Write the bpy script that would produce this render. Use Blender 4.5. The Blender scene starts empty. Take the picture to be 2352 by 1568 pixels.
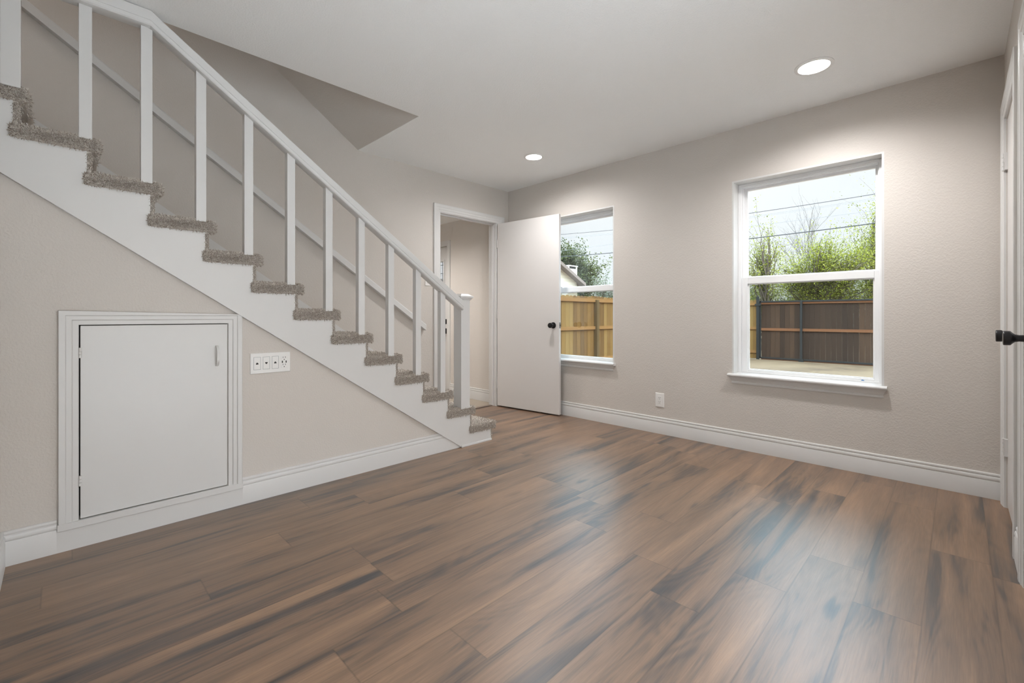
import bpy, bmesh, math, random
import numpy as np
from mathutils import Vector, Matrix

SC = bpy.context.scene
COL = SC.collection

# ------------------------------------------------------------------ camera
cam_d = bpy.data.cameras.new('camera')
cam = bpy.data.objects.new('camera', cam_d)
COL.objects.link(cam)
cam.location = (0.0, 0.0, 1.01)
cam.rotation_euler = (math.radians(90), 0, 0.7821695)
cam_d.sensor_width = 36.0
cam_d.sensor_fit = 'HORIZONTAL'
cam_d.lens = 1031.366 / 2352 * 36.0
cam_d.shift_x = 0.0
cam_d.shift_y = -(784.0 - 725.614) / 2352
cam_d.clip_start = 0.02
cam_d.clip_end = 300
SC.camera = cam

# ------------------------------------------------------------------ exposure
SC.view_settings.view_transform = 'Standard'
SC.view_settings.look = 'None'
SC.view_settings.gamma = 1.0
SC.view_settings.exposure = 0.10
SC.view_settings.use_curve_mapping = False

LAMP_STRENGTH = 14.0     # lens glow
LAMP_WATT = 136.0         # light thrown by each room downlight
HALL_FILL_WATT = 175.0
SKY_FILL_GLOW = (2.5, 2.1, 1.7)

# ------------------------------------------------------------------ overcast sky
world = bpy.data.worlds.new('overcast_sky')
SC.world = world
world.use_nodes = True
wn = world.node_tree.nodes
wl = world.node_tree.links
wn.clear()
w_out = wn.new('ShaderNodeOutputWorld')
w_bg = wn.new('ShaderNodeBackground')
w_tc = wn.new('ShaderNodeTexCoord')
w_sep = wn.new('ShaderNodeSeparateXYZ')
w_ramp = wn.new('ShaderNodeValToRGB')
w_noise = wn.new('ShaderNodeTexNoise')
w_mix = wn.new('ShaderNodeMix')
w_mix.data_type = 'RGBA'
w_mix.blend_type = 'MULTIPLY'
w_mix.inputs[0].default_value = 1.0
w_cr = wn.new('ShaderNodeValToRGB')
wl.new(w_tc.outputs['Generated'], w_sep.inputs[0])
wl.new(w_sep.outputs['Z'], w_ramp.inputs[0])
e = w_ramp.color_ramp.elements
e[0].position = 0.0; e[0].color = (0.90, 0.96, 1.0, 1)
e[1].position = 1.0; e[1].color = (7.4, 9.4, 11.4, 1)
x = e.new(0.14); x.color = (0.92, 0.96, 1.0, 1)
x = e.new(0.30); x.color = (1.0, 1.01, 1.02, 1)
x = e.new(0.41); x.color = (6.0, 7.6, 9.2, 1)  # sky raised above the visible band to add floor sheen and fill
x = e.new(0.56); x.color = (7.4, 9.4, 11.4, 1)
w_noise.inputs['Scale'].default_value = 3.0
w_noise.inputs['Detail'].default_value = 4.0
wl.new(w_tc.outputs['Generated'], w_noise.inputs['Vector'])
w_cr.color_ramp.elements[0].position = 0.3
w_cr.color_ramp.elements[0].color = (0.95, 0.97, 0.99, 1)
w_cr.color_ramp.elements[1].position = 0.7
w_cr.color_ramp.elements[1].color = (1.03, 1.03, 1.03, 1)
wl.new(w_noise.outputs[0], w_cr.inputs[0])
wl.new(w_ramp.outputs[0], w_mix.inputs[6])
wl.new(w_cr.outputs[0], w_mix.inputs[7])
# glow added to the sky on the side away from the windows, as fill
w_dot = wn.new('ShaderNodeVectorMath'); w_dot.operation = 'DOT_PRODUCT'
w_dot.inputs[1].default_value = Vector((0.62, -0.12, 0.75)).normalized()
wl.new(w_tc.outputs['Generated'], w_dot.inputs[0])
w_gl = wn.new('ShaderNodeValToRGB')
g_ = w_gl.color_ramp.elements
g_[0].position = 0.25; g_[0].color = (0, 0, 0, 1)
g_[1].position = 1.0; g_[1].color = (1, 1, 1, 1)
w_gl.color_ramp.interpolation = 'EASE'
wl.new(w_dot.outputs['Value'], w_gl.inputs[0])
w_sc = wn.new('ShaderNodeVectorMath'); w_sc.operation = 'MULTIPLY'
w_sc.inputs[1].default_value = SKY_FILL_GLOW
wl.new(w_gl.outputs[0], w_sc.inputs[0])
w_add = wn.new('ShaderNodeVectorMath'); w_add.operation = 'ADD'
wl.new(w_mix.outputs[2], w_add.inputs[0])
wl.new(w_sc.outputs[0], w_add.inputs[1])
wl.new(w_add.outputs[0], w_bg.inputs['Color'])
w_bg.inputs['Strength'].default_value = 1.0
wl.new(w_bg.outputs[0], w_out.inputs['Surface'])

# ------------------------------------------------------------------ key sizes (metres)
H = 2.44            # ceiling
XL = -3.68          # left wall, behind the stairs
XS = -2.735         # wall under the stairs
XR = 0.18           # right wall with the closet doors
YW = 3.64           # window wall
YS = -0.17          # wall at the near end
RUN, RISE = 0.2181, 0.149
NOSE0 = 2.536       # nose of the lowest step
YOPEN = 1.815       # end of the stair opening in the ceiling
XOPEN = -2.742


# ================================================================== helpers
def srgb(r, g, b):
    f = lambda c: (c / 255 / 12.92) if c / 255 <= 0.04045 else ((c / 255 + 0.055) / 1.055) ** 2.4
    return (f(r), f(g), f(b), 1)


class MB:
    """collects faces, builds ONE mesh object"""
    def __init__(self):
        self.v = []
        self.f = []

    def add(self, verts, faces):
        o = len(self.v)
        self.v += [tuple(p) for p in verts]
        self.f += [tuple(i + o for i in q) for q in faces]
        return self

    def box(self, x0, x1, y0, y1, z0, z1):
        x0, x1 = min(x0, x1), max(x0, x1)
        y0, y1 = min(y0, y1), max(y0, y1)
        z0, z1 = min(z0, z1), max(z0, z1)
        return self.add([(x0, y0, z0), (x1, y0, z0), (x1, y1, z0), (x0, y1, z0),
                         (x0, y0, z1), (x1, y0, z1), (x1, y1, z1), (x0, y1, z1)],
                        [(0, 3, 2, 1), (4, 5, 6, 7), (0, 1, 5, 4), (1, 2, 6, 5), (2, 3, 7, 6), (3, 0, 4, 7)])

    def prism(self, poly, axis, a0, a1):
        """poly: 2d points; axis 0: (y,z) extruded in x, 1: (x,z) in y, 2: (x,y) in z"""
        def P(p, a):
            if axis == 0: return (a, p[0], p[1])
            if axis == 1: return (p[0], a, p[1])
            return (p[0], p[1], a)
        n = len(poly)
        vs = [P(p, a0) for p in poly] + [P(p, a1) for p in poly]
        fs = [tuple(range(n)), tuple(range(2 * n - 1, n - 1, -1))]
        fs += [(i, (i + 1) % n, n + (i + 1) % n, n + i) for i in range(n)]
        return self.add(vs, fs)

    def sweep(self, rings, cap=True, closed=True):
        """rings: list of equally long vertex rings"""
        n = len(rings[0])
        vs = [p for r in rings for p in r]
        fs = []
        for k in range(len(rings) - 1):
            for i in range(n if closed else n - 1):
                j = (i + 1) % n
                fs.append((k * n + i, k * n + j, (k + 1) * n + j, (k + 1) * n + i))
        if cap:
            fs.append(tuple(range(n - 1, -1, -1)))
            fs.append(tuple((len(rings) - 1) * n + i for i in range(n)))
        return self.add(vs, fs)

    def lathe(self, prof, origin, axis, seg=32):
        """prof: (distance along axis, radius)"""
        a = Vector(axis).normalized()
        u = a.orthogonal().normalized()
        w = a.cross(u)
        o = Vector(origin)
        rings = []
        for (t, r) in prof:
            rings.append([o + a * t + (u * math.cos(2 * math.pi * i / seg) + w * math.sin(2 * math.pi * i / seg)) * max(r, 1e-5)
                          for i in range(seg)])
        return self.sweep(rings)

    def tube(self, pts, rad, seg=6):
        pts = [Vector(p) for p in pts]
        if not isinstance(rad, (list, tuple)):
            rad = [rad] * len(pts)
        rings = []
        for i, p in enumerate(pts):
            d = (pts[min(i + 1, len(pts) - 1)] - pts[max(i - 1, 0)])
            if d.length < 1e-9: d = Vector((0, 0, 1))
            d.normalize()
            ref = Vector((0, 0, 1)) if abs(d.z) < 0.9 else Vector((1, 0, 0))
            u = d.cross(ref).normalized()
            w = d.cross(u)
            rings.append([p + (u * math.cos(2 * math.pi * k / seg) + w * math.sin(2 * math.pi * k / seg)) * rad[i] for k in range(seg)])
        return self.sweep(rings)

    def build(self, name, mat, parent=None, local=False, bevel=0, segs=2, smooth=None, normals=True):
        V = np.array(self.v, dtype=float)
        lo, hi = V.min(0), V.max(0)
        org = np.array([(lo[0] + hi[0]) / 2, (lo[1] + hi[1]) / 2, lo[2]])
        me = bpy.data.meshes.new(name)
        me.from_pydata([tuple(p) for p in (V - org)], [], self.f)
        if normals:
            bm = bmesh.new(); bm.from_mesh(me)
            bmesh.ops.recalc_face_normals(bm, faces=bm.faces)
            bm.to_mesh(me); bm.free()
        me.update()
        o = bpy.data.objects.new(name, me)
        COL.objects.link(o)
        if isinstance(mat, (list, tuple)):
            for m in mat: me.materials.append(m)
        else:
            me.materials.append(mat)
        if parent is not None:
            o.parent = parent
            o.location = Vector(org) if local else Vector(org) - world_loc(parent)
        else:
            o.location = org
        o['_w'] = [float(c) for c in org]
        if bevel:
            b = o.modifiers.new('bevel', 'BEVEL')
            b.width = bevel; b.segments = segs; b.limit_method = 'ANGLE'; b.angle_limit = math.radians(35)
        if smooth is not None:
            for p in me.polygons: p.use_smooth = True
            try:
                me.set_sharp_from_angle(angle=math.radians(smooth))
            except Exception:
                pass
        return o


WLOC = {}
def world_loc(o):
    if '_w' in o: return Vector(o['_w'])
    return Vector(o.location)


def empty(name, loc, rz=0.0):
    o = bpy.data.objects.new(name, None)
    COL.objects.link(o)
    o.empty_display_size = 0.05
    o.location = loc
    o.rotation_euler = (0, 0, rz)
    o['_w'] = [float(c) for c in loc]
    return o


def tag(o, label=None, cat=None, group=None, kind=None):
    if label: o['label'] = label
    if cat: o['category'] = cat
    if group: o['group'] = group
    if kind: o['kind'] = kind
    return o


def struct(o):
    o['kind'] = 'structure'
    return o


# ------------------------------------------------------------------ node helpers
def new_mat(name):
    m = bpy.data.materials.new(name)
    m.use_nodes = True
    nt = m.node_tree
    return m, nt, nt.nodes['Principled BSDF'], nt.nodes, nt.links


def node(nodes, kind, **kw):
    n = nodes.new(kind)
    for k, v in kw.items():
        setattr(n, k, v)
    return n


def math_n(nt, op, a, b=None, c=None, clamp=False):
    n = nt.nodes.new('ShaderNodeMath'); n.operation = op; n.use_clamp = clamp
    for i, s in enumerate((a, b, c)):
        if s is None: continue
        if isinstance(s, (int, float)): n.inputs[i].default_value = s
        else: nt.links.new(s, n.inputs[i])
    return n.outputs[0]


def ramp_n(nt, fac, stops, interp='LINEAR'):
    r = nt.nodes.new('ShaderNodeValToRGB')
    r.color_ramp.interpolation = interp
    el = r.color_ramp.elements
    el[0].position, el[0].color = stops[0][0], stops[0][1]
    el[1].position, el[1].color = stops[-1][0], stops[-1][1]
    for p, c in stops[1:-1]:
        q = el.new(p); q.color = c
    nt.links.new(fac, r.inputs[0])
    return r.outputs[0]


def mix_col(nt, fac, a, b, mode='MIX'):
    m = nt.nodes.new('ShaderNodeMix'); m.data_type = 'RGBA'; m.blend_type = mode
    if isinstance(fac, (int, float)): m.inputs[0].default_value = fac
    else: nt.links.new(fac, m.inputs[0])
    for i, s in ((6, a), (7, b)):
        if isinstance(s, tuple): m.inputs[i].default_value = s
        else: nt.links.new(s, m.inputs[i])
    return m.outputs[2]


def noise_n(nt, vec, scale, detail=2.0, rough=0.5, dist=0.0, out=0):
    n = nt.nodes.new('ShaderNodeTexNoise')
    n.inputs['Scale'].default_value = scale
    n.inputs['Detail'].default_value = detail
    n.inputs['Roughness'].default_value = rough
    n.inputs['Distortion'].default_value = dist
    if vec is not None: nt.links.new(vec, n.inputs['Vector'])
    return n.outputs[out]


def pos_n(nt):
    return nt.nodes.new('ShaderNodeNewGeometry').outputs['Position']


def bump_n(nt, height, strength, distance, bsdf):
    b = nt.nodes.new('ShaderNodeBump')
    b.inputs['Strength'].default_value = strength
    b.inputs['Distance'].default_value = distance
    nt.links.new(height, b.inputs['Height'])
    nt.links.new(b.outputs[0], bsdf.inputs['Normal'])


# ------------------------------------------------------------------ materials
def paint_wall(name, col, bump=0.35, scale=95.0, rough=0.55, spec=0.35):
    m, nt, b, N, L = new_mat(name)
    p = pos_n(nt)
    n1 = noise_n(nt, p, scale, 3.0, 0.55)
    n2 = noise_n(nt, p, 1.3, 2.0)
    c = mix_col(nt, n2, tuple([k * 0.975 for k in col[:3]] + [1]), tuple([k * 1.02 for k in col[:3]] + [1]))
    L.new(c, b.inputs['Base Color'])
    b.inputs['Roughness'].default_value = rough
    b.inputs['Specular IOR Level'].default_value = spec
    h = ramp_n(nt, n1, [(0.42, (0, 0, 0, 1)), (0.62, (1, 1, 1, 1))])
    bump_n(nt, h, bump, 0.0022, b)
    return m


def simple(name, col, rough=0.4, spec=0.5, metal=0.0, var=0.03, vscale=6.0):
    m, nt, b, N, L = new_mat(name)
    p = pos_n(nt)
    n = noise_n(nt, p, vscale, 3.0)
    c = mix_col(nt, n, tuple([k * (1 - var) for k in col[:3]] + [1]), tuple([min(1, k * (1 + var)) for k in col[:3]] + [1]))
    L.new(c, b.inputs['Base Color'])
    b.inputs['Roughness'].default_value = rough
    b.inputs['Specular IOR Level'].default_value = spec
    b.inputs['Metallic'].default_value = metal
    return m


M = {}
M['wall'] = paint_wall('greige_wall_paint', (0.63, 0.588, 0.545, 1), 0.26, 110.0)
M['hall'] = paint_wall('hall_wall_paint', (0.69, 0.645, 0.60, 1), 0.3, 110.0)
M['ceil'] = paint_wall('ceiling_paint', (0.90, 0.90, 0.89, 1), 0.30, 120.0, 0.7, 0.2)
M['trim'] = simple('white_trim_paint', (0.68, 0.672, 0.66, 1), 0.32, 0.5, 0, 0.012)
M['door'] = simple('white_door_paint', (0.68, 0.655, 0.635, 1), 0.36, 0.5, 0, 0.012)
M['vinyl'] = simple('white_vinyl', (0.86, 0.86, 0.86, 1), 0.30, 0.5, 0, 0.005)
M['plastic'] = simple('white_plastic', (0.82, 0.81, 0.79, 1), 0.28, 0.5, 0, 0.005)
M['dark'] = simple('dark_slot', (0.02, 0.02, 0.018, 1), 0.6, 0.3)
M['black'] = simple('black_hardware', (0.012, 0.012, 0.014, 1), 0.33, 0.5, 0.3, 0.1)
M['steel'] = simple('grey_steel', (0.22, 0.23, 0.24, 1), 0.35, 0.5, 0.8)
M['gateblack'] = simple('black_gate_metal', (0.015, 0.017, 0.018, 1), 0.45, 0.4, 0.0, 0.15)
M['blue'] = simple('blue_tape', (0.03, 0.18, 0.45, 1), 0.6)
M['cable'] = simple('cable_black', (0.02, 0.02, 0.022, 1), 0.6)
M['cablegrey'] = simple('cable_grey', (0.20, 0.21, 0.23, 1), 0.6)


def mat_emit(name, col, s):
    m, nt, b, N, L = new_mat(name)
    b.inputs['Base Color'].default_value = (0.9, 0.9, 0.9, 1)
    b.inputs['Emission Color'].default_value = col
    b.inputs['Emission Strength'].default_value = s
    return m


M['lamp'] = mat_emit('downlight_lens', (1.0, 0.93, 0.86, 1), LAMP_STRENGTH)
M['hallfill'] = mat_emit('hall_fill_lens', (1.0, 0.90, 0.80, 1), LAMP_STRENGTH)


def mat_floor():
    m, nt, b, N, L = new_mat('vinyl_plank_floor')
    p = pos_n(nt)
    s = N.new('ShaderNodeSeparateXYZ'); L.new(p, s.inputs[0])
    W_, LEN = 0.180, 1.22
    X = math_n(nt, 'DIVIDE', math_n(nt, 'SUBTRACT', s.outputs[0], 0.095), W_)
    ix = math_n(nt, 'FLOOR', X); fx = math_n(nt, 'FRACT', X)
    wn1 = N.new('ShaderNodeTexWhiteNoise'); wn1.noise_dimensions = '1D'; L.new(ix, wn1.inputs['W'])
    Y = math_n(nt, 'ADD', math_n(nt, 'DIVIDE', s.outputs[1], LEN), math_n(nt, 'MULTIPLY', wn1.outputs[0], 5.0))
    iy = math_n(nt, 'FLOOR', Y); fy = math_n(nt, 'FRACT', Y)
    cv = N.new('ShaderNodeCombineXYZ'); L.new(ix, cv.inputs[0]); L.new(iy, cv.inputs[1])
    wn2 = N.new('ShaderNodeTexWhiteNoise'); wn2.noise_dimensions = '2D'; L.new(cv.outputs[0], wn2.inputs['Vector'])
    rnd = wn2.outputs[0]
    seed = math_n(nt, 'MULTIPLY', rnd, 41.0)

    def vec(sx, sy):
        c = N.new('ShaderNodeCombineXYZ')
        L.new(math_n(nt, 'ADD', math_n(nt, 'MULTIPLY', s.outputs[0], sx), seed), c.inputs[0])
        L.new(math_n(nt, 'MULTIPLY', s.outputs[1], sy), c.inputs[1])
        L.new(seed, c.inputs[2])
        return c.outputs[0]
    broad = noise_n(nt, vec(11.0, 0.85), 1.0, 3.0, 0.5, 0.5)
    grain = noise_n(nt, vec(70.0, 2.6), 1.0, 6.0, 0.65, 0.5)
    fine = noise_n(nt, vec(240.0, 9.0), 1.0, 3.0, 0.6)
    low = noise_n(nt, vec(4.2, 0.55), 1.0, 2.0, 0.5, 0.6)
    rings = math_n(nt, 'SINE', math_n(nt, 'MULTIPLY', low, 150.0))
    rings01 = math_n(nt, 'MULTIPLY_ADD', rings, 0.5, 0.5)
    # knots
    kv = N.new('ShaderNodeTexVoronoi'); kv.inputs['Scale'].default_value = 1.0
    L.new(vec(5.5, 1.6), kv.inputs['Vector'])
    knot = ramp_n(nt, kv.outputs['Distance'], [(0.03, (1, 1, 1, 1)), (0.16, (0, 0, 0, 1))])
    tone = math_n(nt, 'ADD', broad, math_n(nt, 'MULTIPLY_ADD', rnd, 0.05, -0.025))
    tone = math_n(nt, 'ADD', tone, math_n(nt, 'MULTIPLY_ADD', grain, 0.26, -0.13))
    tone = math_n(nt, 'ADD', tone, math_n(nt, 'MULTIPLY_ADD', rings01, 0.05, -0.025))
    tone = math_n(nt, 'SUBTRACT', tone, math_n(nt, 'MULTIPLY', knot, 0.20))
    col = ramp_n(nt, tone, [(0.26, srgb(60, 56, 55)), (0.36, srgb(84, 70, 61)), (0.45, srgb(114, 90, 71)),
                            (0.60, srgb(130, 102, 80)), (0.78, srgb(148, 116, 89))])
    g2 = math_n(nt, 'MULTIPLY_ADD', fine, 0.7, 0.65)
    col = mix_col(nt, 1.0, col, g2, 'MULTIPLY')
    # seams
    ex = math_n(nt, 'MULTIPLY', math_n(nt, 'MINIMUM', fx, math_n(nt, 'SUBTRACT', 1.0, fx)), W_)
    ey = math_n(nt, 'MULTIPLY', math_n(nt, 'MINIMUM', fy, math_n(nt, 'SUBTRACT', 1.0, fy)), LEN)
    ed = math_n(nt, 'MINIMUM', ex, ey)
    seam = ramp_n(nt, ed, [(0.0003, (0.66, 0.66, 0.66, 1)), (0.0012, (1, 1, 1, 1))])
    col = mix_col(nt, 1.0, col, seam, 'MULTIPLY')
    L.new(col, b.inputs['Base Color'])
    b.inputs['Specular IOR Level'].default_value = 0.5
    b.inputs['Coat Weight'].default_value = 0.55
    b.inputs['Coat Roughness'].default_value = 0.33
    b.inputs['Coat IOR'].default_value = 1.5
    r = math_n(nt, 'MULTIPLY_ADD', grain, 0.16, 0.37)
    L.new(r, b.inputs['Roughness'])
    hgt = math_n(nt, 'ADD', math_n(nt, 'MULTIPLY', grain, 0.7), math_n(nt, 'MULTIPLY', rings01, 0.35))
    hgt = math_n(nt, 'ADD', hgt, math_n(nt, 'MULTIPLY', seam, 0.8))
    bump_n(nt, hgt, 0.30, 0.0011, b)
    return m


M['floor'] = mat_floor()


def mat_tile():
    m, nt, b, N, L = new_mat('hall_tile')
    p = pos_n(nt)
    br = N.new('ShaderNodeTexBrick')
    br.inputs['Scale'].default_value = 1.0
    br.inputs['Brick Width'].default_value = 0.6
    br.inputs['Row Height'].default_value = 0.3
    br.inputs['Mortar Size'].default_value = 0.004
    br.inputs['Color1'].default_value = (0.36, 0.30, 0.235, 1)
    br.inputs['Color2'].default_value = (0.39, 0.33, 0.26, 1)
    br.inputs['Mortar'].default_value = (0.26, 0.225, 0.18, 1)
    L.new(p, br.inputs['Vector'])
    L.new(br.outputs[0], b.inputs['Base Color'])
    b.inputs['Roughness'].default_value = 0.4
    return m


M['tile'] = mat_tile()


def mat_carpet():
    m, nt, b, N, L = new_mat('greige_carpet')
    p = pos_n(nt)
    g = N.new('ShaderNodeNewGeometry')
    n1 = noise_n(nt, p, 260.0, 2.0)
    t = math_n(nt, 'ADD', math_n(nt, 'MULTIPLY', g.outputs['Random Per Island'], 0.6), math_n(nt, 'MULTIPLY', n1, 0.4))
    c = ramp_n(nt, t, [(0.12, (0.26, 0.215, 0.175, 1)), (0.4, (0.50, 0.44, 0.385, 1)), (0.65, (0.66, 0.61, 0.555, 1)), (0.9, (0.82, 0.78, 0.73, 1))])
    L.new(c, b.inputs['Base Color'])
    b.inputs['Roughness'].default_value = 0.9
    b.inputs['Specular IOR Level'].default_value = 0.1
    return m


M['carpet'] = mat_carpet()


def mat_glass(name, tint=(0.97, 0.985, 0.98, 1), refl=0.06):
    m, nt, b, N, L = new_mat(name)
    N.remove(b)
    out = N['Material Output']
    tr = N.new('ShaderNodeBsdfTransparent'); tr.inputs[0].default_value = tint
    gl = N.new('ShaderNodeBsdfGlossy'); gl.inputs['Roughness'].default_value = 0.02
    gl.inputs[0].default_value = (1, 1, 1, 1)
    fr = N.new('ShaderNodeFresnel'); fr.inputs['IOR'].default_value = 1.45
    f2 = math_n(nt, 'MULTIPLY', fr.outputs[0], refl / 0.04 * 0.5, clamp=True)
    mx = N.new('ShaderNodeMixShader')
    L.new(f2, mx.inputs[0]); L.new(tr.outputs[0], mx.inputs[1]); L.new(gl.outputs[0], mx.inputs[2])
    L.new(mx.outputs[0], out.inputs['Surface'])
    return m


M['glass'] = mat_glass('window_glass')


def mat_screen():
    m, nt, b, N, L = new_mat('insect_screen_mesh')
    N.remove(b)
    tr = N.new('ShaderNodeBsdfTransparent')
    tr.inputs[0].default_value = (0.77, 0.78, 0.76, 1)
    L.new(tr.outputs[0], N['Material Output'].inputs['Surface'])
    return m


M['screen'] = mat_screen()


def mat_wood(name, stops, vert=True, rough=0.75):
    m, nt, b, N, L = new_mat(name)
    g = N.new('ShaderNodeNewGeometry')
    s = N.new('ShaderNodeSeparateXYZ'); L.new(g.outputs['Position'], s.inputs[0])
    c = N.new('ShaderNodeCombineXYZ')
    h = math_n(nt, 'ADD', s.outputs[0], s.outputs[1])
    if vert:
        L.new(math_n(nt, 'MULTIPLY', h, 28.0), c.inputs[0]); L.new(math_n(nt, 'MULTIPLY', s.outputs[2], 1.3), c.inputs[1])
    else:
        L.new(math_n(nt, 'MULTIPLY', h, 1.5), c.inputs[0]); L.new(math_n(nt, 'MULTIPLY', s.outputs[2], 28.0), c.inputs[1])
    L.new(math_n(nt, 'MULTIPLY', g.outputs['Random Per Island'], 30.0), c.inputs[2])
    n = noise_n(nt, c.outputs[0], 1.0, 5.0, 0.6, 0.3)
    t = math_n(nt, 'ADD', math_n(nt, 'MULTIPLY', g.outputs['Random Per Island'], 0.5), math_n(nt, 'MULTIPLY', n, 0.5))
    L.new(ramp_n(nt, t, stops), b.inputs['Base Color'])
    b.inputs['Roughness'].default_value = rough
    b.inputs['Specular IOR Level'].default_value = 0.2
    return m


M['tanfence'] = mat_wood('new_fence_wood', [(0.2, (0.10, 0.050, 0.014, 1)), (0.4, (0.16, 0.083, 0.024, 1)), (0.6, (0.21, 0.118, 0.036, 1)), (0.8, (0.245, 0.155, 0.054, 1))])
M['tanrail'] = mat_wood('fence_rail_wood', [(0.2, (0.20, 0.095, 0.030, 1)), (0.8, (0.28, 0.145, 0.050, 1))], False)
M['postwood'] = mat_wood('fence_post_wood', [(0.2, (0.082, 0.050, 0.019, 1)), (0.8, (0.13, 0.082, 0.032, 1))])
M['darkfence'] = mat_wood('dark_gate_boards', [(0.15, (0.022, 0.012, 0.008, 1)), (0.45, (0.037, 0.021, 0.013, 1)), (0.7, (0.053, 0.029, 0.017, 1)), (0.9, (0.09, 0.048, 0.026, 1))])
M['gaterail'] = mat_wood('gate_rail_wood', [(0.2, (0.14, 0.056, 0.024, 1)), (0.8, (0.205, 0.088, 0.040, 1))], False)
M['bark'] = simple('tree_bark', (0.085, 0.068, 0.052, 1), 0.9, 0.1, 0, 0.3, 20)
M['barkgrey'] = simple('bare_twigs', (0.16, 0.145, 0.135, 1), 0.9, 0.1, 0, 0.3, 20)
M['twig'] = simple('brown_thicket_twigs', (0.12, 0.105, 0.085, 1), 0.9, 0.1, 0, 0.3, 20)


def mat_leaf(name, stops):
    m, nt, b, N, L = new_mat(name)
    g = N.new('ShaderNodeNewGeometry')
    c = ramp_n(nt, g.outputs['Random Per Island'], stops)
    out = N['Material Output']
    L.new(c, b.inputs['Base Color'])
    b.inputs['Roughness'].default_value = 0.6
    b.inputs['Specular IOR Level'].default_value = 0.2
    tl = N.new('ShaderNodeBsdfTranslucent'); L.new(c, tl.inputs[0])
    mx = N.new('ShaderNodeMixShader'); mx.inputs[0].default_value = 0.45
    L.new(b.outputs[0], mx.inputs[1]); L.new(tl.outputs[0], mx.inputs[2])
    L.new(mx.outputs[0], out.inputs['Surface'])
    return m


M['spring'] = mat_leaf('spring_leaves', [(0.0, (0.085, 0.105, 0.010, 1)), (0.5, (0.185, 0.205, 0.020, 1)), (1.0, (0.33, 0.33, 0.045, 1))])
M['evergreen'] = mat_leaf('evergreen_leaves', [(0.0, (0.028, 0.038, 0.013, 1)), (0.6, (0.062, 0.078, 0.025, 1)), (1.0, (0.13, 0.145, 0.05, 1))])
M['greygreen'] = mat_leaf('grey_green_leaves', [(0.0, (0.08, 0.10, 0.06, 1)), (1.0, (0.21, 0.24, 0.16, 1))])
M['thicket'] = mat_leaf('thicket_leaves', [(0.0, (0.035, 0.04, 0.018, 1)), (0.6, (0.075, 0.085, 0.035, 1)), (1.0, (0.15, 0.15, 0.07, 1))])


def mat_dirt():
    m, nt, b, N, L = new_mat('sandy_dirt')
    p = pos_n(nt)
    n1 = noise_n(nt, p, 0.9, 6.0, 0.65)
    n2 = noise_n(nt, p, 14.0, 5.0, 0.7)
    t = math_n(nt, 'ADD', math_n(nt, 'MULTIPLY', n1, 0.55), math_n(nt, 'MULTIPLY', n2, 0.45))
    L.new(ramp_n(nt, t, [(0.36, (0.062, 0.036, 0.019, 1)), (0.46, (0.125, 0.079, 0.042, 1)), (0.6, (0.170, 0.113, 0.064, 1))]), b.inputs['Base Color'])
    b.inputs['Roughness'].default_value = 0.95
    bump_n(nt, n2, 0.6, 0.03, b)
    return m


M['dirt'] = mat_dirt()
M['bounce_slab'] = simple('pale_bounce_slab', (0.82, 0.765, 0.71, 1), 0.8, 0.2, 0, 0.08, 3)


def mat_siding():
    m, nt, b, N, L = new_mat('cream_lap_siding')
    p = pos_n(nt)
    s = N.new('ShaderNodeSeparateXYZ'); L.new(p, s.inputs[0])
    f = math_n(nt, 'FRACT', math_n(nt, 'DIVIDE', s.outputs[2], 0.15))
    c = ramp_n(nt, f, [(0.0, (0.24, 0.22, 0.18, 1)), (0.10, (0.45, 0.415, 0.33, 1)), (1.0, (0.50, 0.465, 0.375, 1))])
    L.new(c, b.inputs['Base Color'])
    b.inputs['Roughness'].default_value = 0.6
    return m


M['siding'] = mat_siding()
M['roof'] = simple('grey_brown_shingles', (0.16, 0.13, 0.11, 1), 0.85, 0.2, 0, 0.3, 12)
M['housewhite'] = simple('white_house_trim', (0.60, 0.60, 0.58, 1), 0.5)


# ================================================================== setting
# floor
struct(MB().box(XL - 0.06, XR + 0.12, YS - 0.12, YW + 0.02, -0.10, 0.0).box(XL - 0.12, XOPEN + 0.12, -1.87, YS - 0.12, -0.10, 0.0).build('floor', M['floor']))
struct(MB().box(-6.4, XL - 0.06, 1.3, 3.7, -0.10, 0.0).build('floor_hall', M['tile']))

# ceiling with the stair opening
c = MB()
c.box(XOPEN, XR + 0.12, YS - 0.12, YW + 0.18, H, H + 0.26)
c.box(XL - 0.115, XOPEN, YOPEN, YW + 0.18, H, H + 0.26)
struct(c.build('ceiling', M['ceil']))
# sloped ceiling above the stairs
ysoft = -1.75
zs = H + 0.682 * (YOPEN - ysoft)
struct(MB().prism([(YOPEN, H + 0.004), (YOPEN, H + 0.14), (ysoft, zs + 0.14), (ysoft, zs)], 0, XL - 0.01, XOPEN + 0.02).build('ceiling_stairwell', M['wall']))
# wall closing the stairwell above the ceiling
struct(MB().box(XOPEN + 0.004, XOPEN + 0.11, -1.75, YOPEN, H + 0.26, 5.0).box(-2.695, XOPEN + 0.11, -1.75, YS - 0.118, 0.0, H + 0.26).build('wall_stairwell', M['wall']))
struct(MB().box(XL - 0.115, XOPEN + 0.11, -1.86, -1.75, 0.0, 5.0).build('wall_landing', M['wall']))

# left wall with the hall doorway
DY0, DY1, DZ = 2.672, 3.461, 2.06
lw = MB()
lw.box(XL - 0.115, XL, -1.75, DY0, 0, 5.0)
lw.box(XL - 0.115, XL, DY0, DY1, DZ, H)
lw.box(XL - 0.115, XL, DY0, DY1, H, 5.0)
lw.box(XL - 0.115, XL, DY1, YW, 0, 5.0)
struct(lw.build('wall_left', M['wall']))

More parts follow.
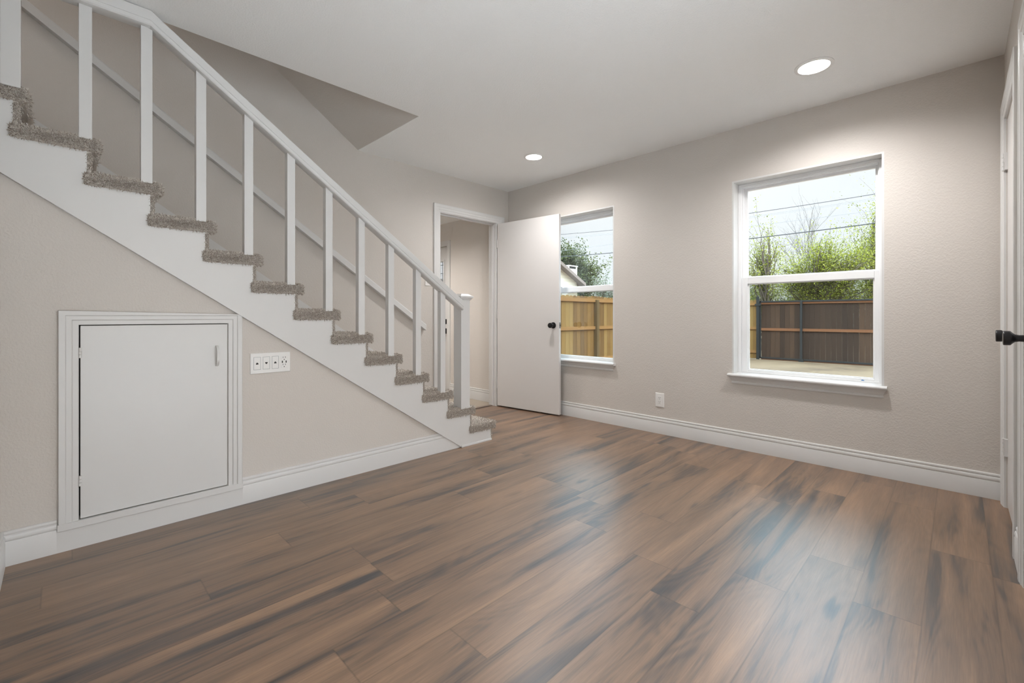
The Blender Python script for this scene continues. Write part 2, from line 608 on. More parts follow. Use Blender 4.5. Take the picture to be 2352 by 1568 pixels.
# window wall
WX = [(-3.167, -2.287), (-1.221, -0.341)]
WZ0, WZ1 = 0.572, 2.03
LT = 0.012  # liner thickness
bw = MB()
xs = [XL - 0.115]
for a, b_ in WX: xs += [a - LT, b_ + LT]
xs.append(XR + 0.12)
for i in range(0, len(xs), 2):
    bw.box(xs[i], xs[i + 1], YW, YW + 0.18, 0, H)
for a, b_ in WX:
    bw.box(a - LT, b_ + LT, YW, YW + 0.18, 0, WZ0 - 0.024)
    bw.box(a - LT, b_ + LT, YW, YW + 0.18, WZ1 + LT, H)
struct(bw.build('wall_back', M['wall']))

# right wall with two closet doorways
C1 = (2.878, 3.512)   # far closet opening
C2 = (1.73, 2.518)    # near closet opening
CZ = 2.048
rw = MB()
# added opening beside the camera, out of view, to let fill light in
rw.box(XR, XR + 0.115, YS - 0.115, -0.08, 0, H)
rw.box(XR, XR + 0.115, -0.08, 1.58, 2.30, H)
rw.box(XR, XR + 0.115, 1.58, C2[0], 0, H)
rw.box(XR, XR + 0.115, C2[0], C2[1], CZ, H)
rw.box(XR, XR + 0.115, C2[1], C1[0], 0, H)
rw.box(XR, XR + 0.115, C1[0], C1[1], CZ, H)
rw.box(XR, XR + 0.115, C1[1], YW, 0, H)
struct(rw.build('wall_right', M['wall']))

# near wall (end of the room, beside the camera)
struct(MB().box(XS, XR + 0.115, YS - 0.115, YS, 0, H).build('wall_front', M['wall']))

# wall below the stairs
SL = lambda y: 1.4705 - 0.675 * y      # lower edge of the stringer
AY0, AY1, AZ0, AZ1 = 0.058, 0.622, 0.116, 0.972   # access hatch hole
ws = MB()
up = 0.05
ws.prism([(YS, 0), (AY0, 0), (AY0, SL(AY0) + up), (YS, SL(YS) + up)], 0, XS, XS - 0.06)
ws.prism([(AY0, 0), (AY1, 0), (AY1, AZ0), (AY0, AZ0)], 0, XS, XS - 0.06)
ws.prism([(AY0, AZ1), (AY1, AZ1), (AY1, SL(AY1) + up), (AY0, SL(AY0) + up)], 0, XS, XS - 0.06)
ws.prism([(AY1, 0), (2.20, 0), (AY1, SL(AY1) + up)], 0, XS, XS - 0.06)
struct(ws.build('wall_stairs', M['wall']))
struct(MB().box(XS - 0.075, XS - 0.06, AY0 - 0.04, AY1 + 0.04, AZ0 - 0.05, AZ1 + 0.03).build('hatch_shade_backing', M['dark']))  # dark sheet behind the hatch, stands in for shade in its gaps

# hall beyond the doorway
HYB, HZ = 3.555, 2.22
hw = MB()
hw.box(-4.714, XL - 0.115, HYB, HYB + 0.12, 0, HZ)
hw.box(-5.63, -4.714, HYB, HYB + 0.12, 1.93, HZ)
hw.box(-6.4, -5.63, HYB, HYB + 0.12, 0, HZ)
struct(hw.build('wall_hall', M['hall']))
struct(MB().box(-6.5, -6.4, 1.3, HYB, 0, HZ).box(-6.4, XL - 0.115, 1.2, 1.3, 0, HZ).build('wall_hall_far', M['hall']))
struct(MB().box(-6.5, XL - 0.115, 1.2, HYB + 0.12, HZ, HZ + 0.2).build('ceiling_hall', M['ceil']))


# ------------------------------------------------------------------ trim profiles
BASE = [(0.0, 0.0), (0.015, 0.0), (0.015, 0.094), (0.0135, 0.0975), (0.0115, 0.0985), (0.0115, 0.1005), (0.0142, 0.103), (0.0152, 0.1085), (0.0145, 0.115),
        (0.012, 0.1205), (0.0085, 0.1225), (0.0085, 0.125), (0.0105, 0.1275), (0.0112, 0.132), (0.0095, 0.1375), (0.006, 0.140), (0.0, 0.140)]


def baseboard(name, P, a0, a1):
    """P(a, h, z) maps run position, protrusion and height to 3d"""
    r = [[P(a, h, z) for (h, z) in BASE] for a in (a0, a1)]
    return struct(MB().sweep(r).build(name, M['trim'], smooth=30))


baseboard('baseboard_back', lambda a, h, z: (a, YW - h, z), XL, XR)
baseboard('baseboard_front', lambda a, h, z: (a, YS + h, z), XS + 0.004, XR)
baseboard('baseboard_right', lambda a, h, z: (XR - h, a, z), 2.604, 2.79)
baseboard('baseboard_left', lambda a, h, z: (XL + h, a, z), 2.50, 2.598)
baseboard('baseboard_hall', lambda a, h, z: (a, HYB - h, z), -4.65, XL - 0.115)

# baseboard below the stairs: plain strip under the hatch, moulded either side, cut on the slope at the stair foot
r0 = [(XS + h, YS + 0.004, z) for h, z in BASE]
r1 = [(XS + h, -0.010, z) for h, z in BASE]
r2 = [(XS + h, 0.690, z) for h, z in BASE]
r3 = [(XS + h, (1.4705 - z) / 0.675 + 0.004, z) for h, z in BASE]
bs = MB().sweep([r0, r1]).sweep([r2, r3])
bs.box(XS, XS + 0.015, -0.010, 0.690, 0, 0.094)
struct(bs.build('baseboard_stairs', M['trim'], smooth=30))

CASE = [(0.0, 0.0), (0.0, 0.008), (0.004, 0.010), (0.020, 0.0115), (0.024, 0.0145), (0.044, 0.0155), (0.048, 0.018), (0.075, 0.018), (0.078, 0.015), (0.078, 0.0)]


def casing(name, P, a0, a1, z1, z0=0.0, prof=CASE, ru=1.0, bottom=False, mat=None, rl=1.0):
    """mitred casing round an opening a0..a1 up to z1; P(a, z, h)"""
    R = []
    if bottom:
        sts = [lambda u: (a0 - u * rl, z0 - u), lambda u: (a0 - u * rl, z1 + u), lambda u: (a1 + u * ru, z1 + u), lambda u: (a1 + u * ru, z0 - u), lambda u: (a0 - u * rl, z0 - u)]
    else:
        sts = [lambda u: (a0 - u * rl, z0), lambda u: (a0 - u * rl, z1 + u), lambda u: (a1 + u * ru, z1 + u), lambda u: (a1 + u * ru, z0)]
    for st in sts:
        ring = []
        for (u, h) in prof:
            a, z = st(u)
            ring.append(P(a, z, h))
        R.append(ring)
    return struct(MB().sweep(R, cap=not bottom).build(name, mat or M['trim'], smooth=25))


# doorway to the hall: casing and jamb
casing('trim_1', lambda a, z, h: (XL + h, a, z), 2.679, 3.455, 2.052, ru=1.42, rl=1.02)
jm = MB()
jm.box(XL - 0.118, XL + 0.001, DY0, DY0 + 0.014, 0, DZ - 0.008)
jm.box(XL - 0.118, XL + 0.001, DY1 - 0.014, DY1, 0, DZ - 0.008)
jm.box(XL - 0.118, XL + 0.001, DY0, DY1, DZ - 0.014, DZ)
jm.box(XL - 0.075, XL - 0.040, DY0 + 0.014, DY0 + 0.025, 0, DZ - 0.014)
jm.box(XL - 0.075, XL - 0.040, DY1 - 0.025, DY1 - 0.014, 0, DZ - 0.014)
jm.box(XL - 0.075, XL - 0.040, DY0 + 0.014, DY1 - 0.014, DZ - 0.028, DZ - 0.014)
struct(jm.build('trim_2', M['trim'], bevel=0.0015))
# threshold strip between plank floor and tile
struct(MB().box(XL - 0.10, XL - 0.045, DY0 + 0.014, DY1 - 0.014, 0.0, 0.006).build('trim_3', M['floor'], bevel=0.002))

# closet casings on the right wall
casing('trim_4', lambda a, z, h: (XR - h, a, z), C1[0] - 0.003, C1[1] + 0.003, CZ + 0.006)
casing('trim_5', lambda a, z, h: (XR - h, a, z), C2[0] - 0.003, C2[1] + 0.003, CZ + 0.006)

# access hatch casing: stepped boards on three sides, ledge at the bottom
HC = [(0.0, 0.0), (0.0, 0.008), (0.002, 0.010), (0.020, 0.010), (0.0225, 0.0145), (0.040, 0.0145), (0.0425, 0.019), (0.062, 0.019), (0.064, 0.017), (0.064, 0.0)]
hr = []
zc = 0.118
cut = lambda y: SL(y) + 0.012
for st in (lambda u: (AY0 - u, zc), lambda u: (AY0 - u, AZ1 - 0.001 + u), lambda u: (AY1 + 0.002 + u, AZ1 - 0.001 + u), lambda u: (AY1 + 0.002 + u, zc)):
    ring = []
    for (u, h) in HC:
        y, z = st(u)
        if z > 0.5 and y > 0.3:
            z = min(z, cut(y))
        ring.append((XS + h, y, z))
    hr.append(ring)
struct(MB().sweep(hr).box(XS, XS + 0.021, -0.009, 0.691, 0.090, 0.119).build('trim_6', M['trim'], smooth=25, bevel=0.0012))


# ------------------------------------------------------------------ doors
def knob(parent, pos, axis, local=False, name='door_knob'):
    """rose, neck and stepped round knob pointing along axis"""
    prof = [(0.0, 0.0), (0.0, 0.032), (0.004, 0.032), (0.008, 0.029), (0.009, 0.016), (0.012, 0.0125), (0.026, 0.0118), (0.036, 0.0145),
            (0.043, 0.0215), (0.0465, 0.0255), (0.049, 0.0262), (0.062, 0.0262), (0.0645, 0.0252), (0.0655, 0.0225), (0.0655, 0.0)]
    m = MB().lathe(prof, pos, axis, 40)
    return m.build(name, M['black'], parent, local=local, smooth=40)


def hinge(parent, pos, local=False, n=4, r=0.007, ln=0.09, leaf=None):
    m = MB()
    x_, y_, z_ = pos
    step = ln / n
    for k in range(n):
        m.lathe([(0.0006, 0), (0.0006, r), (step - 0.0006, r), (step - 0.0006, 0)], (x_, y_, z_ - ln / 2 + k * step), (0, 0, 1), 14)
    if leaf:
        for (dx0, dx1, dy0, dy1) in leaf:
            m.box(x_ + dx0, x_ + dx1, y_ + dy0, y_ + dy1, z_ - ln / 2, z_ + ln / 2)
    return m.build('hinge', M['trim'], parent, local=local, smooth=40)


# open door leaf to the hall: hinge at the right jamb, swung against the window wall
hx, hy = XL + 0.022, 3.446
ang = math.atan2(0.090, 0.811)
d1 = empty('door_1', (hx, hy, 0.0), ang)
tag(d1, 'open white flush door with black knob, swung in front of the left window', 'door', kind='structure')
DW = 0.816
MB().box(0.003, DW, 0.0, 0.035, 0.014, 2.040).build('door_leaf', M['door'], d1, local=True, bevel=0.003)
knob(d1, (0.748, 0.0, 0.916), (0, -1, 0), True)
knob(d1, (0.748, 0.035, 0.916), (0, 1, 0), True)
MB().box(DW - 0.001, DW + 0.0015, 0.006, 0.029, 0.886, 0.946).build('latch_plate', M['steel'], d1, local=True, bevel=0.001)
MB().prism([(DW + 0.001, 0.009), (DW + 0.012, 0.012), (DW + 0.012, 0.016), (DW + 0.001, 0.026)], 2, 0.907, 0.926).build('latch_bolt', M['steel'], d1, local=True)
for z_ in (0.25, 1.03, 1.82):
    hinge(d1, (-0.004, 0.004, z_), True)

# far closet door
d2 = empty('door_2', (XR + 0.006, 3.195, 0.0))
tag(d2, 'closed white closet door on the right wall, next to the window wall corner', 'door', kind='structure')
MB().box(XR + 0.004, XR + 0.039, C1[0] + 0.004, C1[1] - 0.004, 0.012, CZ - 0.004).build('door_leaf', M['door'], d2, bevel=0.002)
knob(d2, (XR + 0.004, 2.945, 0.922), (-1, 0, 0))
for z_ in (0.32, 1.82):
    hinge(d2, (XR - 0.010, C1[1] - 0.003, z_), leaf=[(0.003, 0.014, -0.028, -0.002)])
# near closet door, mostly out of the picture
d3 = empty('door_3', (XR + 0.006, 2.12, 0.0))
tag(d3, 'closed white door at the right picture edge, nearest the camera', 'door', kind='structure')
MB().box(XR + 0.004, XR + 0.039, C2[0] + 0.004, C2[1] - 0.004, 0.012, CZ - 0.004).build('door_leaf', M['door'], d3, bevel=0.002)
knob(d3, (XR + 0.001, 2.428, 0.930), (-1, 0, 0))

# hatch below the stairs
d4 = empty('door_4', (XS, 0.34, 0.118))
tag(d4, 'small white access hatch door in the wall below the stairs', 'hatch', kind='structure')
MB().box(XS - 0.016, XS + 0.006, AY0 + 0.0045, AY1 - 0.0015, AZ0 + 0.0065, AZ1 - 0.0045).build('hatch_panel', M['trim'], d4, bevel=0.0015)
for z_ in (0.849, 0.289):
    m = MB()
    for k in range(3):
        m.lathe([(0.0005, 0), (0.0005, 0.0055), (0.0145, 0.0055), (0.0145, 0)], (XS + 0.010, AY0 + 0.004, z_ - 0.0225 + k * 0.015), (0, 0, 1), 12)
    m.build('hinge', M['trim'], d4, smooth=40)
pl = MB()
pts = []
for k in range(13):
    t = k / 12
    pts.append((XS + 0.006 + 0.027 * min(1.0, 1.35 * math.sin(math.pi * t) ** 0.75), 0.574, 0.752 + 0.104 * t))
rings = []
for i, p in enumerate(pts):
    dx = pts[min(i + 1, 12)][0] - pts[max(i - 1, 0)][0]; dz = pts[min(i + 1, 12)][2] - pts[max(i - 1, 0)][2]
    l = math.hypot(dx, dz); nx, nz = dz / l, -dx / l
    rings.append([(p[0] + nx * 0.003, p[1] - 0.006, p[2] + nz * 0.003), (p[0] + nx * 0.003, p[1] + 0.006, p[2] + nz * 0.003),
                  (p[0] - nx * 0.003, p[1] + 0.006, p[2] - nz * 0.003), (p[0] - nx * 0.003, p[1] - 0.006, p[2] - nz * 0.003)])
pl.sweep(rings)
pl.build('pull_handle', M['trim'], d4, bevel=0.001, smooth=40)

# front door in the hall
d5 = empty('door_5', (-5.17, HYB + 0.05, 0.0))
tag(d5, 'white front door with a leaded glass light, seen through the hall doorway', 'door', kind='structure')
fy = HYB + 0.030
gx0, gx1, gz0, gz1 = -5.50, -4.834, 0.95, 1.735
dl = MB()
dl.box(-5.622, -4.719, fy, fy + 0.044, 0.01, gz0)
dl.box(-5.622, -4.719, fy, fy + 0.044, gz1, 1.922)
dl.box(-5.622, gx0, fy, fy + 0.044, gz0, gz1)
dl.box(gx1, -4.719, fy, fy + 0.044, gz0, gz1)
dl.build('door_leaf', M['trim'], d5)
fr = MB()
t = 0.022
fr.box(gx0 - t, gx1 + t, fy - 0.010, fy, gz0 - t, gz0).box(gx0 - t, gx1 + t, fy - 0.010, fy, gz1, gz1 + t)
fr.box(gx0 - t, gx0, fy - 0.010, fy, gz0, gz1).box(gx1, gx1 + t, fy - 0.010, fy, gz0, gz1)
fr.build('glass_frame', M['trim'], d5, bevel=0.003)
MB().box(gx0, gx1, fy + 0.018, fy + 0.024, gz0, gz1).build('glass_pane', M['glass'], d5)
cm = MB()
for x_ in (-4.852, -4.885, -4.95, -5.16, -5.38, -5.45):
    cm.box(x_ - 0.003, x_ + 0.003, fy + 0.014, fy + 0.018, gz0, gz1)
for z_ in (1.02, 1.25, 1.40, 1.58, 1.69):
    cm.box(gx0, gx1, fy + 0.014, fy + 0.018, z_ - 0.003, z_ + 0.003)
cm.build('lead_came', M['steel'], d5)
MB().lathe([(0, 0), (0, 0.020), (0.012, 0.019), (0.014, 0.0)], (-4.779, fy, 0.938), (0, -1, 0), 20).box(-4.797, -4.761, fy - 0.008, fy, 0.905, 0.970).build('deadbolt', M['black'], d5, bevel=0.004)
MB().box(-4.799, -4.759, fy - 0.008, fy, 0.778, 0.848).lathe([(0, 0.008), (0.04, 0.008), (0.04, 0)], (-4.779, fy - 0.008, 0.815), (0, -1, 0), 12).box(-4.87, -4.772, fy - 0.052, fy - 0.038, 0.807, 0.823).build('door_lever', M['black'], d5, bevel=0.004)
casing('trim_8', lambda a, z, h: (a, HYB - h, z), -5.622, -4.716, 1.922, prof=[(0, 0), (0, 0.012), (0.02, 0.014), (0.066, 0.016), (0.066, 0)])


# ------------------------------------------------------------------ windows
def ring_frame(m, x0, x1, z0, z1, l, r, b, t, y0, y1):
    m.box(x0, x0 + l, y0, y1, z0, z1)
    m.box(x1 - r, x1, y0, y1, z0, z1)
    m.box(x0 + l, x1 - r, y0, y1, z0, z0 + b)
    m.box(x0 + l, x1 - r, y0, y1, z1 - t, z1)


def make_window(name, x0, x1, label):
    w = empty(name, ((x0 + x1) / 2, YW, WZ0))
    tag(w, label, 'window', kind='structure')
    # painted jamb liner and vinyl frame with a stepped track
    m = MB()
    m.box(x0 - LT, x0, YW - 0.001, YW + 0.112, WZ0, WZ1 + LT)
    m.box(x1, x1 + LT, YW - 0.001, YW + 0.112, WZ0, WZ1 + LT)
    m.box(x0, x1, YW - 0.001, YW + 0.112, WZ1, WZ1 + LT)
    m.build('jamb_liner', M['trim'], w)
    m = MB()
    ring_frame(m, x0, x1, WZ0 - 0.024, WZ1, 0.022, 0.022, 0.034, 0.020, YW + 0.100, YW + 0.112)
    ring_frame(m, x0, x1, WZ0 - 0.024, WZ1, 0.034, 0.030, 0.040, 0.026, YW + 0.112, YW + 0.185)
    m.build('window_frame', M['vinyl'], w, bevel=0.0015)
    # upper sash (outer track)
    ux0, ux1, uz0, uz1 = x0 + 0.054, x1 - 0.046, 1.318, 1.986
    m = MB()
    ring_frame(m, x0 + 0.030, x1 - 0.026, 1.262, WZ1 - 0.018, 0.024, 0.020, 0.056, 0.026, YW + 0.148, YW + 0.172)
    us = m.build('upper_sash', M['vinyl'], w, bevel=0.0015)
    g = MB().box(ux0 - 0.004, ux1 + 0.004, YW + 0.158, YW + 0.162, uz0 - 0.004, uz1 + 0.004).build('glass_pane', M['glass'], us)
    # lower sash (inner track)
    lx0, lx1, lz0, lz1 = x0 + 0.066, x1 - 0.047, 0.597, 1.259
    m = MB()
    ring_frame(m, x0 + 0.024, x1 - 0.022, WZ0 + 0.003, 1.309, 0.042, 0.025, lz0 - WZ0 - 0.003, 1.309 - lz1, YW + 0.108, YW + 0.146)
    ls = m.build('lower_sash', M['vinyl'], w, bevel=0.0025)
    m = MB()
    ring_frame(m, lx0, lx1, lz0, lz1, 0.008, 0.008, 0.006, 0.006, YW + 0.121, YW + 0.136)
    m.build('glazing_bead', M['vinyl'], ls, bevel=0.001)
    MB().box(lx0 - 0.002, lx1 + 0.002, YW + 0.127, YW + 0.131, lz0 - 0.002, lz1 + 0.002).build('glass_pane', M['glass'], ls)
    for fx in (0.17, 0.83):
        cx = x0 + (x1 - x0) * fx
        MB().prism([(cx - 0.048, 1.309), (cx + 0.048, 1.309), (cx + 0.040, 1.316), (cx - 0.040, 1.316)], 1, YW + 0.112, YW + 0.140).build('tilt_latch', M['vinyl'], ls, bevel=0.002)
    m = MB()
    ring_frame(m, x0 + 0.034, x1 - 0.03, WZ0 + 0.012, 1.275, 0.014, 0.014, 0.014, 0.014, YW + 0.176, YW + 0.186)
    sf = m.build('screen_frame', M['vinyl'], w)
    MB().box(x0 + 0.046, x1 - 0.042, YW + 0.180, YW + 0.1812, WZ0 + 0.024, 1.263).build('insect_screen', M['screen'], sf)
    # sill board with rounded nose
    sx0, sx1 = x0 - 0.034, x1 + 0.029
    nose = []
    for k in range(7):
        a = math.pi / 2 * (1 - 2 * k / 6)
        nose.append((YW - 0.034 - 0.011 * math.cos(a), WZ0 - 0.0115 + 0.0115 * math.sin(a)))
    m = MB()
    m.prism([(YW, WZ0)] + nose + [(YW, WZ0 - 0.023)], 0, sx0, sx1)
    m.box(x0 - LT, x1 + LT, YW - 0.001, YW + 0.10, WZ0 - 0.023, WZ0)
    m.build('window_sill', M['trim'], w, smooth=40)
    # moulded apron with mitred returns
    ap = [(0.0, 0.0), (0.006, 0.0), (0.009, 0.003), (0.0095, 0.014), (0.007, 0.0165), (0.009, 0.020), (0.0135, 0.030), (0.0165, 0.037), (0.017, 0.040),
          (0.022, 0.0415), (0.0235, 0.049), (0.0, 0.049)]
    zb = WZ0 - 0.023 - 0.053
    R = []
    for side in (0, 1):
        ring = []
        for h, z in ap:
            xx = (x0 - 0.003 - h) if side == 0 else (x1 + 0.001 + h)
            ring.append((xx, YW - h, zb + z * 1.08))
        R.append(ring)
    MB().sweep(R).build('apron', M['trim'], w, smooth=25)
    return w


make_window('window_1', *WX[0], 'left sash window, half hidden behind the open white door')
make_window('window_2', *WX[1], 'right sash window, fully seen, looking onto the dark gate')

# scrap of blue tape left on the sash
tp = MB().add([(-0.463, YW + 0.1075, 0.5765), (-0.437, YW + 0.1075, 0.5765), (-0.441, YW + 0.1075, 0.586), (-0.452, YW + 0.1075, 0.5895),
               (-0.463, YW + 0.1067, 0.5765), (-0.437, YW + 0.1067, 0.5765), (-0.441, YW + 0.1067, 0.586), (-0.452, YW + 0.1067, 0.5895)],
              [(0, 1, 2, 3), (7, 6, 5, 4), (0, 4, 5, 1), (1, 5, 6, 2), (2, 6, 7, 3), (3, 7, 4, 0)]).build('painters_tape', M['blue'])
tag(tp, 'tiny torn scrap of blue tape on the bottom rail of the right window', 'tape')


# ================================================================== staircase
stair = empty('staircase', (-3.2, 1.2, 0.0))
tag(stair, 'straight white staircase with carpeted steps along the left wall', 'staircase')

# stringer board with saw-tooth top
XSO = XS + 0.024
poly = [(2.181, 0.0)]
poly.append((2.484, 0.0))
for k in range(14):
    yn = NOSE0 - RUN * k
    poly.append((yn - 0.054, 0.149 * k + 0.098))
    if k < 13:
        poly.append((yn - RUN - 0.054, 0.149 * k + 0.098))
poly = [p for p in poly if p[1] <= 0.149 * 12 + 0.2]
# end at the near wall
poly = [p for p in poly if p[0] > YS]
poly.append((YS, poly[-1][1]))
poly.append((YS, SL(YS)))
def tri_prism(m, poly, x0, x1):
    """concave polygon extruded along x, triangulated by bmesh"""
    bm = bmesh.new()
    vs = [bm.verts.new((x0, p[0], p[1])) for p in poly]
    f = bm.faces.new(vs)
    r = bmesh.ops.extrude_face_region(bm, geom=[f])
    bmesh.ops.translate(bm, verts=[g for g in r['geom'] if isinstance(g, bmesh.types.BMVert)], vec=(x1 - x0, 0, 0))
    bmesh.ops.triangulate(bm, faces=[q for q in bm.faces if len(q.verts) > 4])
    bm.verts.index_update()
    m.add([tuple(v.co) for v in bm.verts], [tuple(v.index for v in q.verts) for q in bm.faces])
    bm.free()
m = MB(); tri_prism(m, poly, XS - 0.01, XSO)
m.build('stringer', M['trim'], stair)
# shoe strip along the bottom of the stringer
MB().prism([(XSO, 0.0), (XSO + 0.008, 0.0), (XSO + 0.008, 0.009), (XSO + 0.004, 0.014), (XSO, 0.015)], 1, 2.175, 2.486).build('shoe_moulding', M['trim'], stair)
# skirt board on the wall
m = MB()
tri_prism(m, [(-0.9, 2.045 + 0.9 * 0.684), (2.47, 2.045 - 0.684 * 2.47), (2.52, 0.14), (2.52, 0.0), (2.2, 0.0), (-0.9, 2.0)], XL, XL + 0.012)
m.build('skirt_board', M['trim'], stair)

# one carpeted step: rolled tread and carpeted riser, with pile tufts
rng = np.random.default_rng(7)


def roll_profile(y0, y1, z0, z1, n=6):
    r = (z1 - z0) / 2
    pts = []
    for k in range(n + 1):
        a = -math.pi / 2 + math.pi * k / n
        pts.append((y1 - r + r * math.cos(a), (z0 + z1) / 2 + r * math.sin(a)))
    for k in range(n + 1):
        a = math.pi / 2 + math.pi * k / n
        pts.append((y0 + r * 0.8 + r * 0.8 * math.cos(a), (z0 + z1) / 2 + r * math.sin(a)))
    return pts


def step_mesh():
    m = MB()
    T0, T1 = 0.090, 0.153          # underside and top of the tread carpet
    y1 = NOSE0 - 0.006
    y0 = NOSE0 - 0.284
    XO = -2.704                     # outer end of the roll
    prof = roll_profile(y0, y1, T0 + 0.004, T1)
    cy = sum(p[0] for p in prof) / len(prof); cz = sum(p[1] for p in prof) / len(prof)
    rings = []
    for (x_, s) in ((XL + 0.013, 1), (-3.2, 1), (-2.80, 1), (XO - 0.010, 1.0), (XO - 0.004, 0.965), (XO, 0.86)):
        ring = []
        for (y, z) in prof:
            dy = y - cy; dz = z - cz
            k = (1 - s) * 0.028
            ring.append((x_, cy + dy - math.copysign(min(abs(dy), k), dy), cz + dz * s))
        rings.append(ring)
    m.sweep(rings)
    # riser
    yr = NOSE0 - 0.056
    m.box(XL + 0.013, -2.716, yr - 0.02, yr + 0.016, 0.006, T0 + 0.01)
    # tufts
    tv, tf = [], []

    def tuft(p, n, ln, w):
        n = np.array(n, float) + rng.normal(0, 0.42, 3)
        n /= np.linalg.norm(n)
        a = np.cross(n, rng.normal(0, 1, 3)); a /= np.linalg.norm(a)
        b = np.cross(n, a)
        base = len(tv)
        bend = rng.normal(0, 0.25, 3) * ln
        p = np.array(p)
        for k in range(3):
            ang = 2 * math.pi * k / 3
            tv.append(tuple(p - n * 0.002 + (a * math.cos(ang) + b * math.sin(ang)) * w))
        for k in range(3):
            ang = 2 * math.pi * k / 3
            tv.append(tuple(p + n * ln * 0.6 + bend * 0.4 + (a * math.cos(ang) + b * math.sin(ang)) * w * 0.95))
        tv.append(tuple(p + n * ln + bend))
        for k in range(3):
            j = (k + 1) % 3
            tf.append((base + k, base + j, base + 3 + j, base + 3 + k))
            tf.append((base + 3 + k, base + 3 + j, base + 6))
    # top and nose of the tread, denser near the open side
    P = np.array(prof)
    seg = np.roll(P, -1, 0) - P
    L_ = np.linalg.norm(seg, axis=1)
    cum = np.cumsum(L_) / L_.sum()

    def on_prof(u):
        i = int(np.searchsorted(cum, u)); i = min(i, len(P) - 1)
        s0 = cum[i - 1] if i else 0
        t_ = (u - s0) / (cum[i] - s0 + 1e-9)
        p = P[i] + seg[i] * t_
        n = np.array([seg[i][1], -seg[i][0]]); n /= (np.linalg.norm(n) + 1e-9)
        return p, n
    for k in range(3000):
        x_ = XO - 0.004 - abs(rng.normal(0, 0.13)) if k % 4 else rng.uniform(XL + 0.02, XO)
        if x_ < XL + 0.02: continue
        p, n = on_prof(rng.random())
        if n[1] < -0.6 and rng.random() < 0.7: continue
        tuft((x_, p[0], p[1]), (0.05, n[0], n[1]), rng.uniform(0.006, 0.012), rng.uniform(0.0013, 0.0022))
    # rolled outer side
    for k in range(2600):
        y = rng.uniform(y0 + 0.004, y1 - 0.004)
        z = rng.uniform(T0 + 0.006, T1 - 0.002)
        ed = max(0, abs(z - (T0 + T1) / 2) / ((T1 - T0) / 2))
        if (y > y1 - 0.025 or y < y0 + 0.02) and ed > 0.85: continue
        tuft((XO - 0.002 - 0.007 * ed ** 3, y, z), (1, 0, (z - (T0 + T1) / 2) * 18), rng.uniform(0.007, 0.015), rng.uniform(0.0013, 0.0022))
    # riser edge and face
    for k in range(800):
        if k % 2:
            tuft((-2.717, rng.uniform(yr - 0.006, yr + 0.016), rng.uniform(0.012, T0)), (1, 0.3, 0), rng.uniform(0.004, 0.009), rng.uniform(0.0012, 0.002))
        else:
            tuft((-2.717 - abs(rng.normal(0, 0.08)), yr + 0.015, rng.uniform(0.012, T0)), (0, 1, 0), rng.uniform(0.004, 0.008), rng.uniform(0.0012, 0.002))
    m.add(tv, tf)
    return m


st0 = step_mesh().build('carpeted_step', M['carpet'], stair, normals=False)
for p in st0.data.polygons: p.use_smooth = False
for k in range(1, 14):
    o = st0.copy()
    COL.objects.link(o)
    o.parent = stair
    o.location = st0.location + Vector((0, -RUN * k, RISE * k))

# ------------------------------------------------------------------ stair railing
rail = empty('stair_railing', (-2.72, 1.2, 0.0))
tag(rail, 'white wooden stair railing with square balusters and a capped newel post', 'railing')
RT = lambda y: 2.436 if y < 0.298 else 2.436 - 0.7009 * (y - 0.298)
# handrail: thick moulded section
HP = [(0.0, 0.0), (0.0715, 0.0), (0.0735, -0.002), (0.0735, -0.044), (0.0725, -0.0455), (0.0705, -0.0465), (0.0705, -0.0482), (0.0735, -0.050), (0.0742, -0.056), (0.0725, -0.0635), (0.068, -0.069), (0.060, -0.0715),
      (0.013, -0.0715), (0.006, -0.069), (0.001, -0.0635), (-0.0007, -0.056), (0.0, -0.050)]
ringset = []
for y in (-0.168, 0.298, 2.168):
    ringset.append([(-2.7455 + h, y, RT(y) + z) for h, z in HP])
MB().sweep(ringset).build('handrail', M['trim'], rail, smooth=25)
YB = [0.078, 0.2865, 0.5005, 0.714, 0.930, 1.148, 1.357, 1.5675, 1.7815, 1.9945]
for i, yc in enumerate(YB):
    k = 11 - i
    zb = 0.149 * (k + 1) - 0.004
    ya, yb = yc - 0.0215, yc + 0.0215
    za, zb2 = RT(ya) - 0.070, RT(yb) - 0.070
    m = MB()
    m.prism([(ya, zb), (yb, zb), (yb, zb2), (yc if ya < 0.298 < yb else (ya + yb) / 2, RT((ya + yb) / 2) - 0.070), (ya, za)], 0, -2.741, -2.699)
    m.build('baluster', M['trim'], rail, bevel=0.002)
# fillet strips between the balusters under the rail
# newel post with stepped cap
nx0, nx1, ny0, ny1 = -2.795, -2.700, 2.166, 2.252
nb = 0.149 * 2 - 0.004
nw = MB().box(nx0, nx1, ny0, ny1, nb, 1.140).build('newel_post', M['trim'], rail, bevel=0.003)
cap = MB()
def sq(g, z): return [(nx0 - g, ny0 - g, z), (nx1 + g, ny0 - g, z), (nx1 + g, ny1 + g, z), (nx0 - g, ny1 + g, z)]
cap.sweep([sq(0.001, 1.134), sq(0.006, 1.136), sq(0.011, 1.143), sq(0.013, 1.149), sq(0.019, 1.150), sq(0.020, 1.153), sq(0.020, 1.163), sq(0.018, 1.166), sq(0.010, 1.168), sq(-0.006, 1.181), sq(-0.012, 1.183), sq(-0.020, 1.183)])
cap.build('newel_cap', M['trim'], nw, bevel=0.0012)
# half post against the near wall at the top
MB().box(-2.745, -2.695, YS + 0.001, -0.112, 0.149 * 13 - 0.004, 2.367).build('end_post', M['trim'], rail, bevel=0.003)

